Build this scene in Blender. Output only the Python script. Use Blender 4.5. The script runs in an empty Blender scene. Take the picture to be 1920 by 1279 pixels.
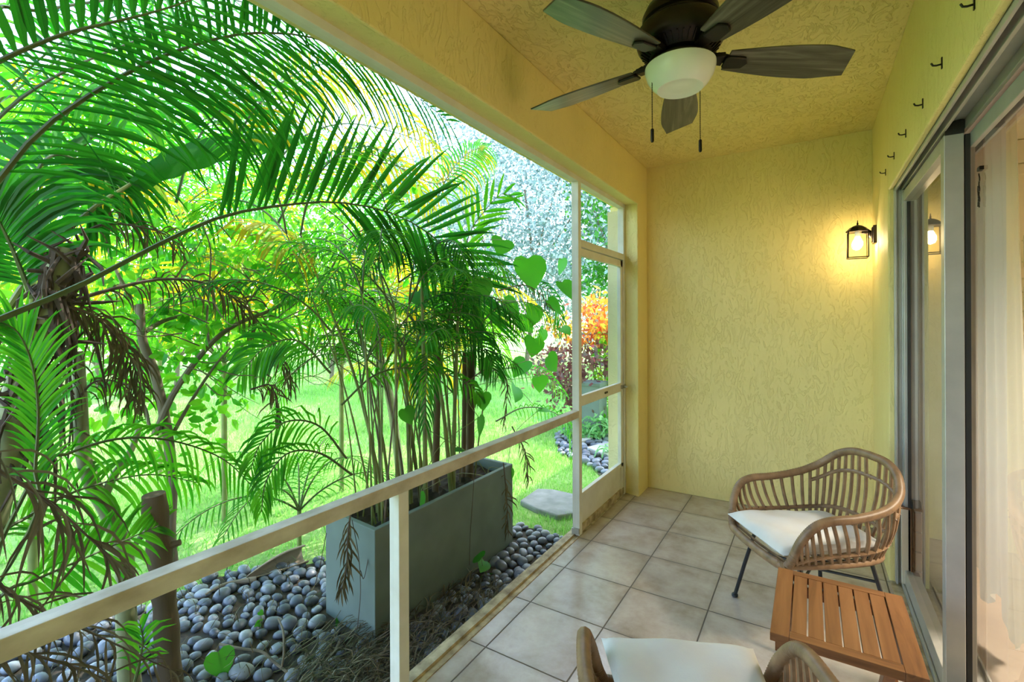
import bpy, math, random
import numpy as np
from mathutils import Vector, Matrix
PI = math.pi
R = math.radians
random.seed(7)
rng = np.random.default_rng(7)
SKY_S, SUN_S, BULB, ROOM_W, EXPO = 1.0, 4.4, 66, 80, 0.9
SC = bpy.context.scene
COL = SC.collection

# ------------------------------------------------------------------ camera (solved from the porch's own straight lines)
FPX, YAW, Y0, ROLL, H = 895.746, 0.5588, 600.5968, -0.004, 1.35
CY, SY = math.cos(YAW), math.sin(YAW)

def at(px, py, X=None, Y=None, Z=None):
    """world point where the sight line of a photograph pixel meets a plane of the place"""
    u, v = px - 960, py - Y0
    u, v = u + ROLL * v, v - ROLL * u
    xc, yc = u / FPX, -v / FPX
    d = Vector((xc * CY - SY, xc * SY + CY, yc))
    t = X / d.x if X is not None else (Y / d.y if Y is not None else (Z - H) / d.z)
    return Vector((0, 0, H)) + d * t

def pix(p):
    x, y, z = p[0], p[1], p[2] - H
    xc, d = x * CY + y * SY, -x * SY + y * CY
    if d < 1e-3:
        return -9999, -9999, d
    u, v = FPX * xc / d, -FPX * z / d
    return 960 + u - ROLL * v, Y0 + v + ROLL * u, d

cam = bpy.data.objects.new('camera', bpy.data.cameras.new('camera'))
COL.objects.link(cam)
cam.data.sensor_width = 36
cam.data.lens = 36 * FPX / 1920
cam.data.shift_y = -(639.5 - Y0) / 1920
cam.data.clip_start = 0.02
cam.data.clip_end = 500
cam.location = (0, 0, H)
cam.rotation_euler = (Matrix.Rotation(YAW, 3, 'Z') @ Matrix.Rotation(PI / 2, 3, 'X') @ Matrix.Rotation(-0.004, 3, 'Z')).to_euler()
SC.camera = cam

# ------------------------------------------------------------------ mesh helpers
class MB:
    def __init__(self):
        self.v, self.f, self.m = [], [], []
    def add(self, verts, faces, mi=0):
        b = len(self.v)
        self.v += [tuple(p) for p in verts]
        self.f += [tuple(i + b for i in q) for q in faces]
        self.m += [mi] * len(faces)
        return self
    def box(self, x0, x1, y0, y1, z0, z1, mi=0):
        vs = [(x, y, z) for x in (x0, x1) for y in (y0, y1) for z in (z0, z1)]
        return self.add(vs, [(0, 1, 3, 2), (4, 6, 7, 5), (0, 4, 5, 1), (2, 3, 7, 6), (0, 2, 6, 4), (1, 5, 7, 3)], mi)
    def hexa(self, q, mi=0):
        """8 corners: 4 bottom, 4 top"""
        return self.add(q, [(0, 3, 2, 1), (4, 5, 6, 7), (0, 1, 5, 4), (1, 2, 6, 5), (2, 3, 7, 6), (3, 0, 4, 7)], mi)
    def bar(self, a, b, w, h, up=(0, 0, 1), mi=0):
        a, b, up = Vector(a), Vector(b), Vector(up)
        t = (b - a).normalized()
        s = t.cross(up).normalized() * (w / 2)
        n = s.cross(t).normalized() * (h / 2)
        return self.hexa([a - s - n, a + s - n, b + s - n, b - s - n, a - s + n, a + s + n, b + s + n, b - s + n], mi)
    def tube(self, pts, r, seg=8, mi=0, cap=True, flat=1.0):
        pts = [Vector(p) for p in pts]
        n = len(pts)
        rs = list(r) if hasattr(r, '__len__') else [r] * n
        tan = []
        for i in range(n):
            t = pts[min(i + 1, n - 1)] - pts[max(i - 1, 0)]
            tan.append(t.normalized() if t.length > 1e-9 else Vector((0, 0, 1)))
        ref = Vector((0, 0, 1)) if abs(tan[0].z) < 0.9 else Vector((1, 0, 0))
        nn = (ref - tan[0] * ref.dot(tan[0])).normalized()
        vs, fs = [], []
        for i in range(n):
            nn = (nn - tan[i] * nn.dot(tan[i]))
            nn = nn.normalized() if nn.length > 1e-6 else tan[i].orthogonal().normalized()
            bb = tan[i].cross(nn)
            for k in range(seg):
                a = 2 * PI * k / seg
                vs.append(pts[i] + nn * (math.cos(a) * rs[i]) + bb * (math.sin(a) * rs[i] * flat))
        for i in range(n - 1):
            for k in range(seg):
                k2 = (k + 1) % seg
                fs.append((i * seg + k, i * seg + k2, (i + 1) * seg + k2, (i + 1) * seg + k))
        if cap:
            fs.append(tuple(range(seg))[::-1])
            fs.append(tuple((n - 1) * seg + k for k in range(seg)))
        return self.add(vs, fs, mi)
    def lathe(self, prof, c=(0, 0, 0), seg=32, mi=0, cap=True):
        """prof: list of (radius, z)"""
        vs, fs = [], []
        for r, z in prof:
            for k in range(seg):
                a = 2 * PI * k / seg
                vs.append((c[0] + r * math.cos(a), c[1] + r * math.sin(a), c[2] + z))
        for i in range(len(prof) - 1):
            for k in range(seg):
                k2 = (k + 1) % seg
                fs.append((i * seg + k, i * seg + k2, (i + 1) * seg + k2, (i + 1) * seg + k))
        if cap:
            fs.append(tuple(range(seg))[::-1])
            fs.append(tuple((len(prof) - 1) * seg + k for k in range(seg)))
        return self.add(vs, fs, mi)
    def prism(self, poly, z0, z1, mi=0):
        n = len(poly)
        vs = [(p[0], p[1], z0) for p in poly] + [(p[0], p[1], z1) for p in poly]
        fs = [tuple(range(n))[::-1], tuple(range(n, 2 * n))]
        fs += [(i, (i + 1) % n, n + (i + 1) % n, n + i) for i in range(n)]
        return self.add(vs, fs, mi)

def link_mesh(name, mb, mats, parent=None, smooth=False, world=True, bevel=0):
    """ONE mesh object; when it has a parent thing its vertices are stored relative to that thing"""
    me = bpy.data.meshes.new(name)
    off = parent.matrix_basis.translation if (parent is not None and world) else Vector((0, 0, 0))
    if parent is not None and world and parent.parent is not None:
        off = off + parent.parent.matrix_basis.translation
    v = np.array(mb.v, dtype=float) - np.array(off)
    me.from_pydata(v.tolist(), [], mb.f)
    mats = mats if isinstance(mats, (list, tuple)) else [mats]
    for m in mats:
        me.materials.append(m)
    if len(mats) > 1:
        me.polygons.foreach_set('material_index', mb.m)
    if smooth:
        me.polygons.foreach_set('use_smooth', [True] * len(me.polygons))
    me.update()
    o = bpy.data.objects.new(name, me)
    COL.objects.link(o)
    if parent is not None:
        o.parent = parent
    if bevel:
        b = o.modifiers.new('bevel', 'BEVEL'); b.width = bevel; b.segments = 2; b.limit_method = 'ANGLE'; b.angle_limit = R(40)
    if smooth:
        o.data.set_sharp_from_angle(angle=R(42))
    return o

def thing(name, label, cat, loc=(0, 0, 0), rz=0, group=None):
    o = bpy.data.objects.new(name, None)
    COL.objects.link(o)
    o.empty_display_size = 0.1
    o.location = loc
    o.rotation_euler = (0, 0, rz)
    return tag(o, label, cat, group)

def tag(o, label=None, cat=None, group=None, kind=None):
    if label: o['label'] = label
    if cat: o['category'] = cat
    if group: o['group'] = group
    if kind: o['kind'] = kind
    return o

def struct(name, mb, mats, parent=None, label=None, **k):
    o = link_mesh(name, mb, mats, parent, **k)
    o['kind'] = 'structure'
    if label: o['label'] = label
    return o

def copy_tree(o, parent=None):
    c = o.copy()
    COL.objects.link(c)
    c.parent = parent
    for ch in list(o.children):
        copy_tree(ch, c)
    return c

def spline(pts, n):
    """Catmull-Rom through pts, n samples"""
    P = [Vector(p) for p in pts]
    P = [P[0] * 2 - P[1]] + P + [P[-1] * 2 - P[-2]]
    m = len(P) - 3
    out = []
    for i in range(n):
        u = i / (n - 1) * m
        k = min(int(u), m - 1)
        t = u - k
        a, b, c, d = P[k], P[k + 1], P[k + 2], P[k + 3]
        out.append(0.5 * ((2 * b) + (c - a) * t + (2 * a - 5 * b + 4 * c - d) * t * t + (3 * b - a - 3 * c + d) * t ** 3))
    return out

# ------------------------------------------------------------------ materials
def new_mat(name):
    m = bpy.data.materials.new(name)
    m.use_nodes = True
    nt = m.node_tree
    nt.nodes.clear()
    out = nt.nodes.new('ShaderNodeOutputMaterial')
    return m, nt, out

def N(nt, typ, **kw):
    n = nt.nodes.new(typ)
    for k, v in kw.items():
        if k in n.inputs:
            n.inputs[k].default_value = v
        else:
            setattr(n, k, v)
    return n

def L(nt, a, b):
    nt.links.new(a, b)

def ramp(nt, fac, stops):
    r = nt.nodes.new('ShaderNodeValToRGB')
    el = r.color_ramp.elements
    while len(el) < len(stops):
        el.new(0.5)
    for e, (p, c) in zip(el, stops):
        e.position = p
        e.color = (*c, 1)
    L(nt, fac, r.inputs[0])
    return r.outputs[0]

def coords(nt, scale=(1, 1, 1)):
    g = nt.nodes.new('ShaderNodeTexCoord')
    mp = nt.nodes.new('ShaderNodeMapping')
    mp.inputs['Scale'].default_value = scale
    L(nt, g.outputs['Object'], mp.inputs[0])
    return mp.outputs[0]

def noise(nt, vec, scale, detail=4, rough=0.55, dist=0.0):
    n = nt.nodes.new('ShaderNodeTexNoise')
    n.inputs['Scale'].default_value = scale
    n.inputs['Detail'].default_value = detail
    n.inputs['Roughness'].default_value = rough
    n.inputs['Distortion'].default_value = dist
    L(nt, vec, n.inputs['Vector'])
    return n.outputs['Fac']

def bump(nt, height, strength=0.3, dist=0.01):
    b = nt.nodes.new('ShaderNodeBump')
    b.inputs['Strength'].default_value = strength
    b.inputs['Distance'].default_value = dist
    L(nt, height, b.inputs['Height'])
    return b.outputs[0]

def plain(name, c1, c2=None, rough=0.6, scale=6, metal=0, bmp=0.0, bscale=60, spec=0.5, stretch=(1, 1, 1)):
    m, nt, out = new_mat(name)
    p = N(nt, 'ShaderNodeBsdfPrincipled')
    p.inputs['Roughness'].default_value = rough
    p.inputs['Metallic'].default_value = metal
    p.inputs['Specular IOR Level'].default_value = spec
    vec = coords(nt, stretch)
    if c2 is None:
        c2 = tuple(x * 0.86 for x in c1)
    L(nt, ramp(nt, noise(nt, vec, scale, 6), [(0.3, c1), (0.7, c2)]), p.inputs['Base Color'])
    if bmp:
        L(nt, bump(nt, noise(nt, vec, bscale, 5), bmp, 0.004), p.inputs['Normal'])
    L(nt, p.outputs[0], out.inputs[0])
    return m

def stucco(name, c, stretch=(1, 1, 1), amt=1.0):
    """knock-down textured masonry paint: mostly flat, with raised trowel edges and fine drag lines"""
    m, nt, out = new_mat(name)
    p = N(nt, 'ShaderNodeBsdfPrincipled', Roughness=0.6)
    p.inputs['Specular IOR Level'].default_value = 0.35
    vec = coords(nt, stretch)
    a = noise(nt, vec, 13, 5, 0.62, 0.7)
    edge = ramp(nt, a, [(0.38, (.1, .1, .1)), (0.425, (.55, .55, .55)), (0.47, (.42, .42, .42)), (0.55, (.45, .45, .45)), (0.575, (.9, .9, .9)), (0.63, (.62, .62, .62))])
    big = noise(nt, vec, 3.0, 3, 0.5)
    fine = noise(nt, vec, 70, 4, 0.6)
    msk = ramp(nt, noise(nt, vec, 4.5, 3, 0.5), [(0.34, (.6, .6, .6)), (0.58, (1, 1, 1))])
    mm = N(nt, 'ShaderNodeMath', operation='MULTIPLY'); L(nt, edge, mm.inputs[0]); L(nt, msk, mm.inputs[1])
    edge = mm.outputs[0]
    m1 = N(nt, 'ShaderNodeMath', operation='MULTIPLY_ADD'); L(nt, fine, m1.inputs[0]); m1.inputs[1].default_value = 0.22; L(nt, edge, m1.inputs[2])
    m2 = N(nt, 'ShaderNodeMath', operation='MULTIPLY_ADD'); L(nt, big, m2.inputs[0]); m2.inputs[1].default_value = 0.8; L(nt, m1.outputs[0], m2.inputs[2])
    dirt = noise(nt, vec, 2.3, 5, 0.6)
    L(nt, ramp(nt, dirt, [(0.3, c), (0.75, tuple(x * 0.93 for x in c))]), p.inputs['Base Color'])
    L(nt, bump(nt, m2.outputs[0], 0.75 * amt, 0.0065), p.inputs['Normal'])
    L(nt, p.outputs[0], out.inputs[0])
    return m

def leaf_mat(name, stops, tcol, trans=0.5, rough=0.42, gloss=0.06):
    """thin leaf: diffuse + light passing through + a little sheen, hue varies from leaflet to leaflet"""
    m, nt, out = new_mat(name)
    g = nt.nodes.new('ShaderNodeNewGeometry')
    col = ramp(nt, g.outputs['Random Per Island'], stops)
    d = N(nt, 'ShaderNodeBsdfDiffuse')
    L(nt, col, d.inputs[0])
    tcl = ramp(nt, g.outputs['Random Per Island'], tcol)
    t = N(nt, 'ShaderNodeBsdfTranslucent')
    L(nt, tcl, t.inputs[0])
    mx = nt.nodes.new('ShaderNodeMixShader'); mx.inputs[0].default_value = trans
    L(nt, d.outputs[0], mx.inputs[1]); L(nt, t.outputs[0], mx.inputs[2])
    gl = N(nt, 'ShaderNodeBsdfGlossy', Roughness=rough)
    gl.inputs[0].default_value = (0.6, 1, 0.6, 1)
    m2 = nt.nodes.new('ShaderNodeMixShader'); m2.inputs[0].default_value = gloss
    L(nt, mx.outputs[0], m2.inputs[1]); L(nt, gl.outputs[0], m2.inputs[2])
    L(nt, m2.outputs[0], out.inputs[0])
    return m

def thin_glass(name, tint=(0.93, 0.96, 0.95), ior=1.5, strength=1.0):
    m, nt, out = new_mat(name)
    tr = N(nt, 'ShaderNodeBsdfTransparent'); tr.inputs[0].default_value = (*tint, 1)
    gl = N(nt, 'ShaderNodeBsdfGlossy', Roughness=0.02)
    lw = N(nt, 'ShaderNodeLayerWeight', Blend=0.5)         # Schlick reflectance of a thin pane, same from both sides
    pw = N(nt, 'ShaderNodeMath', operation='POWER'); L(nt, lw.outputs['Facing'], pw.inputs[0]); pw.inputs[1].default_value = 5.0
    sc = N(nt, 'ShaderNodeMath', operation='MULTIPLY_ADD'); L(nt, pw.outputs[0], sc.inputs[0]); sc.inputs[1].default_value = 0.93; sc.inputs[2].default_value = 0.07
    mu = N(nt, 'ShaderNodeMath', operation='MULTIPLY'); mu.inputs[1].default_value = strength; mu.use_clamp = True
    L(nt, sc.outputs[0], mu.inputs[0])
    mx = nt.nodes.new('ShaderNodeMixShader')
    L(nt, mu.outputs[0], mx.inputs[0]); L(nt, tr.outputs[0], mx.inputs[1]); L(nt, gl.outputs[0], mx.inputs[2])
    L(nt, mx.outputs[0], out.inputs[0])
    return m

def screen_mat():
    """fibreglass insect screen: mostly holes, thin pale threads"""
    m, nt, out = new_mat('insect_screen')
    tr = N(nt, 'ShaderNodeBsdfTransparent')
    d = N(nt, 'ShaderNodeBsdfDiffuse'); d.inputs[0].default_value = (0.22, 0.23, 0.22, 1)
    mx = nt.nodes.new('ShaderNodeMixShader'); mx.inputs[0].default_value = 0.05
    L(nt, tr.outputs[0], mx.inputs[1]); L(nt, d.outputs[0], mx.inputs[2])
    L(nt, mx.outputs[0], out.inputs[0])
    return m

def tile_mat():
    m, nt, out = new_mat('porch_floor_tile')
    p = N(nt, 'ShaderNodeBsdfPrincipled')
    p.inputs['Specular IOR Level'].default_value = 0.85
    g = nt.nodes.new('ShaderNodeTexCoord')
    sx = nt.nodes.new('ShaderNodeSeparateXYZ'); L(nt, g.outputs['Object'], sx.inputs[0])
    def line(src, off, pitch):
        a = N(nt, 'ShaderNodeMath', operation='SUBTRACT'); L(nt, src, a.inputs[0]); a.inputs[1].default_value = off
        b = N(nt, 'ShaderNodeMath', operation='DIVIDE'); L(nt, a.outputs[0], b.inputs[0]); b.inputs[1].default_value = pitch
        fl = N(nt, 'ShaderNodeMath', operation='FLOOR'); L(nt, b.outputs[0], fl.inputs[0])
        pp = N(nt, 'ShaderNodeMath', operation='PINGPONG'); L(nt, b.outputs[0], pp.inputs[0]); pp.inputs[1].default_value = 0.5
        return fl.outputs[0], pp.outputs[0]
    ix, dx = line(sx.outputs[0], -1.143, 0.3672)
    iy, dy = line(sx.outputs[1], 2.730, 0.3725)
    mn = N(nt, 'ShaderNodeMath', operation='MINIMUM'); L(nt, dx, mn.inputs[0]); L(nt, dy, mn.inputs[1])
    gm = nt.nodes.new('ShaderNodeMapRange'); gm.inputs[1].default_value = 0.0065; gm.inputs[2].default_value = 0.010
    L(nt, mn.outputs[0], gm.inputs[0])
    # every tile shows another part of the same cloudy glaze
    cb = nt.nodes.new('ShaderNodeCombineXYZ'); L(nt, ix, cb.inputs[0]); L(nt, iy, cb.inputs[1])
    wn = nt.nodes.new('ShaderNodeTexWhiteNoise'); L(nt, cb.outputs[0], wn.inputs['Vector'])
    va = N(nt, 'ShaderNodeVectorMath', operation='MULTIPLY_ADD')
    L(nt, wn.outputs['Color'], va.inputs[0]); va.inputs[1].default_value = (9, 9, 9); L(nt, g.outputs['Object'], va.inputs[2])
    cloud = ramp(nt, noise(nt, va.outputs[0], 4.5, 9, 0.66, 0.12), [(0.28, (0.32, 0.25, 0.20)), (0.46, (0.45, 0.375, 0.315)), (0.60, (0.52, 0.455, 0.40)), (0.76, (0.39, 0.32, 0.275))])
    edge = nt.nodes.new('ShaderNodeMapRange'); edge.inputs[1].default_value = 0.0; edge.inputs[2].default_value = 0.09
    edge.inputs[3].default_value = 0.82; edge.inputs[4].default_value = 1.0
    L(nt, mn.outputs[0], edge.inputs[0])
    em = nt.nodes.new('ShaderNodeMix'); em.data_type = 'RGBA'; em.blend_type = 'MULTIPLY'; em.inputs[0].default_value = 1
    L(nt, cloud, em.inputs[6]); L(nt, edge.outputs[0], em.inputs[7])
    mx = nt.nodes.new('ShaderNodeMix'); mx.data_type = 'RGBA'
    L(nt, gm.outputs[0], mx.inputs[0]); mx.inputs[6].default_value = (0.10, 0.075, 0.055, 1); L(nt, em.outputs[2], mx.inputs[7])
    L(nt, mx.outputs[2], p.inputs['Base Color'])
    rr = nt.nodes.new('ShaderNodeMapRange'); rr.inputs[3].default_value = 0.8; rr.inputs[4].default_value = 0.2
    L(nt, gm.outputs[0], rr.inputs[0]); L(nt, rr.outputs[0], p.inputs['Roughness'])
    L(nt, bump(nt, gm.outputs[0], 0.5, 0.003), p.inputs['Normal'])
    L(nt, p.outputs[0], out.inputs[0])
    return m

def wood_mat(name, c1, c2, c3, axis='Y', scale=1.0, rough=0.45):
    m, nt, out = new_mat(name)
    p = N(nt, 'ShaderNodeBsdfPrincipled', Roughness=rough)
    st = {'X': (2, 26, 26), 'Y': (26, 2, 26), 'Z': (26, 26, 2)}[axis]
    vec = coords(nt, tuple(s * scale for s in st))
    g = nt.nodes.new('ShaderNodeNewGeometry')
    off = N(nt, 'ShaderNodeVectorMath', operation='ADD')
    rr = N(nt, 'ShaderNodeMath', operation='MULTIPLY'); rr.inputs[1].default_value = 40
    L(nt, g.outputs['Random Per Island'], rr.inputs[0])
    cb = nt.nodes.new('ShaderNodeCombineXYZ')
    for i in range(3): L(nt, rr.outputs[0], cb.inputs[i])
    L(nt, vec, off.inputs[0]); L(nt, cb.outputs[0], off.inputs[1])
    f = noise(nt, off.outputs[0], 1.0, 8, 0.6, 1.4)
    grain = ramp(nt, f, [(0.28, c1), (0.5, c2), (0.72, c3)])
    hv = nt.nodes.new('ShaderNodeHueSaturation')
    mr = nt.nodes.new('ShaderNodeMapRange'); mr.inputs[3].default_value = 0.72; mr.inputs[4].default_value = 1.2
    L(nt, g.outputs['Random Per Island'], mr.inputs[0]); L(nt, mr.outputs[0], hv.inputs['Value'])
    L(nt, grain, hv.inputs['Color'])
    L(nt, hv.outputs[0], p.inputs['Base Color'])
    L(nt, bump(nt, f, 0.15, 0.002), p.inputs['Normal'])
    L(nt, p.outputs[0], out.inputs[0])
    return m

def emit(name, c, s):
    m, nt, out = new_mat(name)
    e = N(nt, 'ShaderNodeEmission', Strength=s); e.inputs[0].default_value = (*c, 1)
    L(nt, e.outputs[0], out.inputs[0])
    return m

YEL = (0.85, 0.70, 0.29)
M = {}
M['stucco'] = stucco('yellow_stucco', YEL, (1.25, 1.25, 0.5), 1.1)
M['stucco_out'] = stucco('pale_yellow_stucco', (0.82, 0.72, 0.42))
M['ceiling'] = stucco('yellow_ceiling', (0.82, 0.67, 0.26), (1.3, 0.8, 1), 1.5)
M['white_metal'] = plain('white_painted_aluminium', (0.76, 0.74, 0.65), (0.66, 0.63, 0.53), 0.5, 9, bmp=0.1)
M['rail_paint'] = plain('weathered_white_rail', (0.66, 0.61, 0.50), (0.40, 0.34, 0.25), 0.6, 14, bmp=0.15, stretch=(1, 0.6, 1))
M['sill'] = plain('stained_concrete_sill', (0.62, 0.52, 0.32), (0.22, 0.16, 0.09), 0.75, 16, bmp=0.3)
M['screen'] = screen_mat()
M['tile'] = tile_mat()
M['alu'] = plain('grey_aluminium', (0.50, 0.49, 0.46), (0.40, 0.39, 0.37), 0.42, 7, metal=0.35)
M['alu_dark'] = plain('dark_aluminium_channel', (0.10, 0.10, 0.095), None, 0.5, 7)
M['black'] = plain('black_plastic', (0.012, 0.012, 0.013), (0.02, 0.02, 0.02), 0.5)
M['glass'] = thin_glass('door_glass', strength=1.1)
M['lamp_glass'] = thin_glass('lantern_glass', (1, 0.97, 0.9), strength=0.3)
M['bronze'] = plain('dark_bronze_metal', (0.028, 0.020, 0.014), (0.012, 0.009, 0.007), 0.38, 12, metal=0.6)
M['frost'] = plain('frosted_bowl_glass', (0.80, 0.82, 0.74), None, 0.25, 3)
M['blade'] = wood_mat('weathered_fan_blade_wood', (0.024, 0.019, 0.013), (0.10, 0.085, 0.06), (0.22, 0.20, 0.155), 'X', 1.0, 0.30)
M['acacia'] = wood_mat('oiled_acacia', (0.16, 0.058, 0.019), (0.29, 0.115, 0.038), (0.38, 0.165, 0.06), 'Y', 0.8, 0.42)
M['acacia_x'] = wood_mat('oiled_acacia_cross', (0.16, 0.058, 0.019), (0.29, 0.115, 0.038), (0.38, 0.165, 0.06), 'X', 0.8, 0.42)
M['rattan'] = plain('wrapped_rattan', (0.34, 0.20, 0.10), (0.17, 0.095, 0.045), 0.45, 22, bmp=0.25, bscale=40)
M['steel'] = plain('black_steel', (0.012, 0.014, 0.018), (0.02, 0.022, 0.026), 0.4, 8)
M['cushion'] = plain('white_cushion_cloth', (0.74, 0.72, 0.68), (0.66, 0.64, 0.61), 0.9, 7, bmp=0.12, bscale=220, spec=0.1)
M['concrete'] = plain('grey_fibre_concrete', (0.150, 0.200, 0.180), (0.105, 0.142, 0.128), 0.7, 5, bmp=0.12, bscale=30)
M['soil'] = plain('dark_potting_soil', (0.035, 0.025, 0.016), (0.015, 0.011, 0.008), 0.95, 18, bmp=0.8, bscale=40)
M['pebble'] = None
M['bark'] = plain('grey_brown_bark', (0.22, 0.17, 0.11), (0.11, 0.085, 0.055), 0.85, 9, bmp=0.6, bscale=30, stretch=(1, 1, 0.3))
M['bark_green'] = plain('pale_green_stem_bark', (0.30, 0.30, 0.16), (0.17, 0.19, 0.09), 0.7, 12, bmp=0.3, bscale=26)
M['log'] = plain('weathered_post_wood', (0.17, 0.115, 0.065), (0.065, 0.042, 0.025), 0.9, 10, bmp=0.8, bscale=22, stretch=(1, 1, 0.12))
M['cane'] = plain('green_palm_cane', (0.22, 0.25, 0.06), (0.10, 0.13, 0.03), 0.55, 10)
M['rachis'] = plain('palm_leaf_midrib', (0.085, 0.12, 0.02), (0.05, 0.07, 0.015), 0.5, 10)
M['rachis_dry'] = plain('dry_palm_midrib', (0.13, 0.09, 0.06), (0.06, 0.042, 0.03), 0.8, 14)
M['fibre'] = plain('palm_fibre', (0.095, 0.06, 0.04), (0.035, 0.022, 0.015), 0.9, 14)
M['fr_dark'] = leaf_mat('deep_green_frond', [(0.0, (0.004, 0.050, 0.006)), (0.5, (0.006, 0.075, 0.007)), (1.0, (0.016, 0.12, 0.008))],
                        [(0.0, (0.008, 0.17, 0.006)), (1.0, (0.04, 0.32, 0.010))], 0.50, gloss=0.022)
M['fr_mid'] = leaf_mat('fresh_green_frond', [(0.0, (0.010, 0.11, 0.008)), (1.0, (0.035, 0.20, 0.010))],
                       [(0.0, (0.04, 0.40, 0.010)), (1.0, (0.22, 0.64, 0.015))], 0.55, gloss=0.025)
M['fr_gold'] = leaf_mat('golden_green_frond', [(0.0, (0.08, 0.22, 0.01)), (0.5, (0.30, 0.32, 0.012)), (1.0, (0.50, 0.28, 0.012))],
                        [(0.0, (0.30, 0.58, 0.015)), (0.5, (0.74, 0.52, 0.010)), (1.0, (0.88, 0.40, 0.008))], 0.6, gloss=0.02)
M['fr_dry'] = leaf_mat('dry_brown_frond', [(0.0, (0.055, 0.038, 0.022)), (0.6, (0.12, 0.085, 0.05)), (1.0, (0.22, 0.17, 0.11))],
                       [(0.0, (0.09, 0.05, 0.02)), (1.0, (0.18, 0.11, 0.05))], 0.2, gloss=0.03)
M['lf_round'] = leaf_mat('round_shrub_leaf', [(0.0, (0.010, 0.13, 0.008)), (1.0, (0.05, 0.26, 0.012))],
                         [(0.0, (0.07, 0.52, 0.012)), (1.0, (0.36, 0.80, 0.03))], 0.58, gloss=0.04)
M['lf_heart'] = leaf_mat('heart_vine_leaf', [(0.0, (0.008, 0.11, 0.008)), (1.0, (0.03, 0.22, 0.014))],
                         [(0.0, (0.03, 0.34, 0.012)), (1.0, (0.14, 0.54, 0.02))], 0.42, gloss=0.05)
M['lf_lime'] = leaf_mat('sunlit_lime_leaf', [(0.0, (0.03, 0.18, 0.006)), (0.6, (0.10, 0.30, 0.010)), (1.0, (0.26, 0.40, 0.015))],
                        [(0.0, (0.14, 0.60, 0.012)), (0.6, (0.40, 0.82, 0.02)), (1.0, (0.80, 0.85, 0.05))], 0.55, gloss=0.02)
M['lf_deep'] = leaf_mat('tree_leaf', [(0.0, (0.012, 0.10, 0.012)), (1.0, (0.05, 0.20, 0.02))],
                        [(0.0, (0.06, 0.40, 0.02)), (1.0, (0.20, 0.60, 0.05))], 0.5, gloss=0.03)
M['lf_silver'] = leaf_mat('silvery_leaf', [(0.0, (0.05, 0.085, 0.095)), (0.45, (0.16, 0.20, 0.24)), (0.8, (0.42, 0.44, 0.50)), (1.0, (0.66, 0.66, 0.72))],
                          [(0.0, (0.12, 0.20, 0.20)), (1.0, (0.52, 0.56, 0.62))], 0.45, gloss=0.10)
M['lf_red'] = leaf_mat('croton_red_leaf', [(0.0, (0.40, 0.03, 0.02)), (0.45, (0.62, 0.12, 0.02)), (0.7, (0.72, 0.42, 0.03)), (1.0, (0.30, 0.34, 0.03))],
                       [(0.0, (0.75, 0.08, 0.03)), (0.5, (0.95, 0.36, 0.04)), (1.0, (0.95, 0.75, 0.08))], 0.5)
M['lf_purple'] = leaf_mat('purple_shrub_leaf', [(0.0, (0.05, 0.015, 0.03)), (0.7, (0.15, 0.05, 0.07)), (0.9, (0.30, 0.14, 0.16)), (1.0, (0.12, 0.20, 0.05))],
                          [(0.0, (0.26, 0.04, 0.08)), (1.0, (0.36, 0.12, 0.12))], 0.35)
M['lf_strap'] = leaf_mat('pale_strap_leaf', [(0.0, (0.08, 0.28, 0.08)), (1.0, (0.22, 0.42, 0.16))],
                         [(0.0, (0.25, 0.66, 0.18)), (1.0, (0.50, 0.82, 0.34))], 0.5)
M['grass'] = leaf_mat('lawn_blade', [(0.0, (0.09, 0.30, 0.04)), (1.0, (0.28, 0.50, 0.12))],
                      [(0.0, (0.24, 0.64, 0.07)), (1.0, (0.56, 0.84, 0.22))], 0.45, gloss=0.03)
M['straw'] = leaf_mat('dry_litter', [(0.0, (0.035, 0.022, 0.014)), (0.6, (0.09, 0.06, 0.038)), (1.0, (0.22, 0.165, 0.11))],
                      [(0.0, (0.08, 0.05, 0.02)), (1.0, (0.2, 0.14, 0.07))], 0.15, gloss=0.03)
M['flag'] = plain('pale_flagstone', (0.50, 0.46, 0.42), (0.30, 0.28, 0.27), 0.8, 5, bmp=0.5, bscale=12)
M['flag_grey'] = plain('grey_flagstone', (0.30, 0.30, 0.28), (0.15, 0.16, 0.14), 0.85, 7, bmp=0.6, bscale=14)
M['curtain'] = leaf_mat('sheer_linen', [(0.0, (0.72, 0.68, 0.62)), (1.0, (0.72, 0.68, 0.62))], [(0.0, (0.74, 0.70, 0.62)), (1.0, (0.74, 0.70, 0.62))], 0.4, gloss=0.0)
M['cabinet'] = plain('cream_cabinet_paint', (0.66, 0.58, 0.46), (0.62, 0.54, 0.43), 0.45, 3)
M['nickel'] = plain('brushed_nickel', (0.50, 0.47, 0.42), None, 0.3, 9, metal=0.9)
M['room_wall'] = plain('cream_room_paint', (0.62, 0.55, 0.44), None, 0.7, 3)
M['room_floor'] = plain('beige_room_tile', (0.42, 0.34, 0.28), (0.34, 0.27, 0.22), 0.35, 3)
M['brown_wood'] = plain('brown_drawer_wood', (0.26, 0.12, 0.045), (0.16, 0.07, 0.03), 0.5, 10)
M['bulb'] = emit('glowing_bulb', (1.0, 0.76, 0.44), BULB)
M['sticker'] = plain('white_sticker', (0.7, 0.75, 0.8), None, 0.4)
M['ink'] = plain('blue_ink', (0.05, 0.14, 0.35), None, 0.5)
M['sheath'] = plain('dry_palm_sheath', (0.34, 0.26, 0.18), (0.16, 0.11, 0.07), 0.8, 9, bmp=0.4, bscale=25, stretch=(1, .3, 1))

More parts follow.
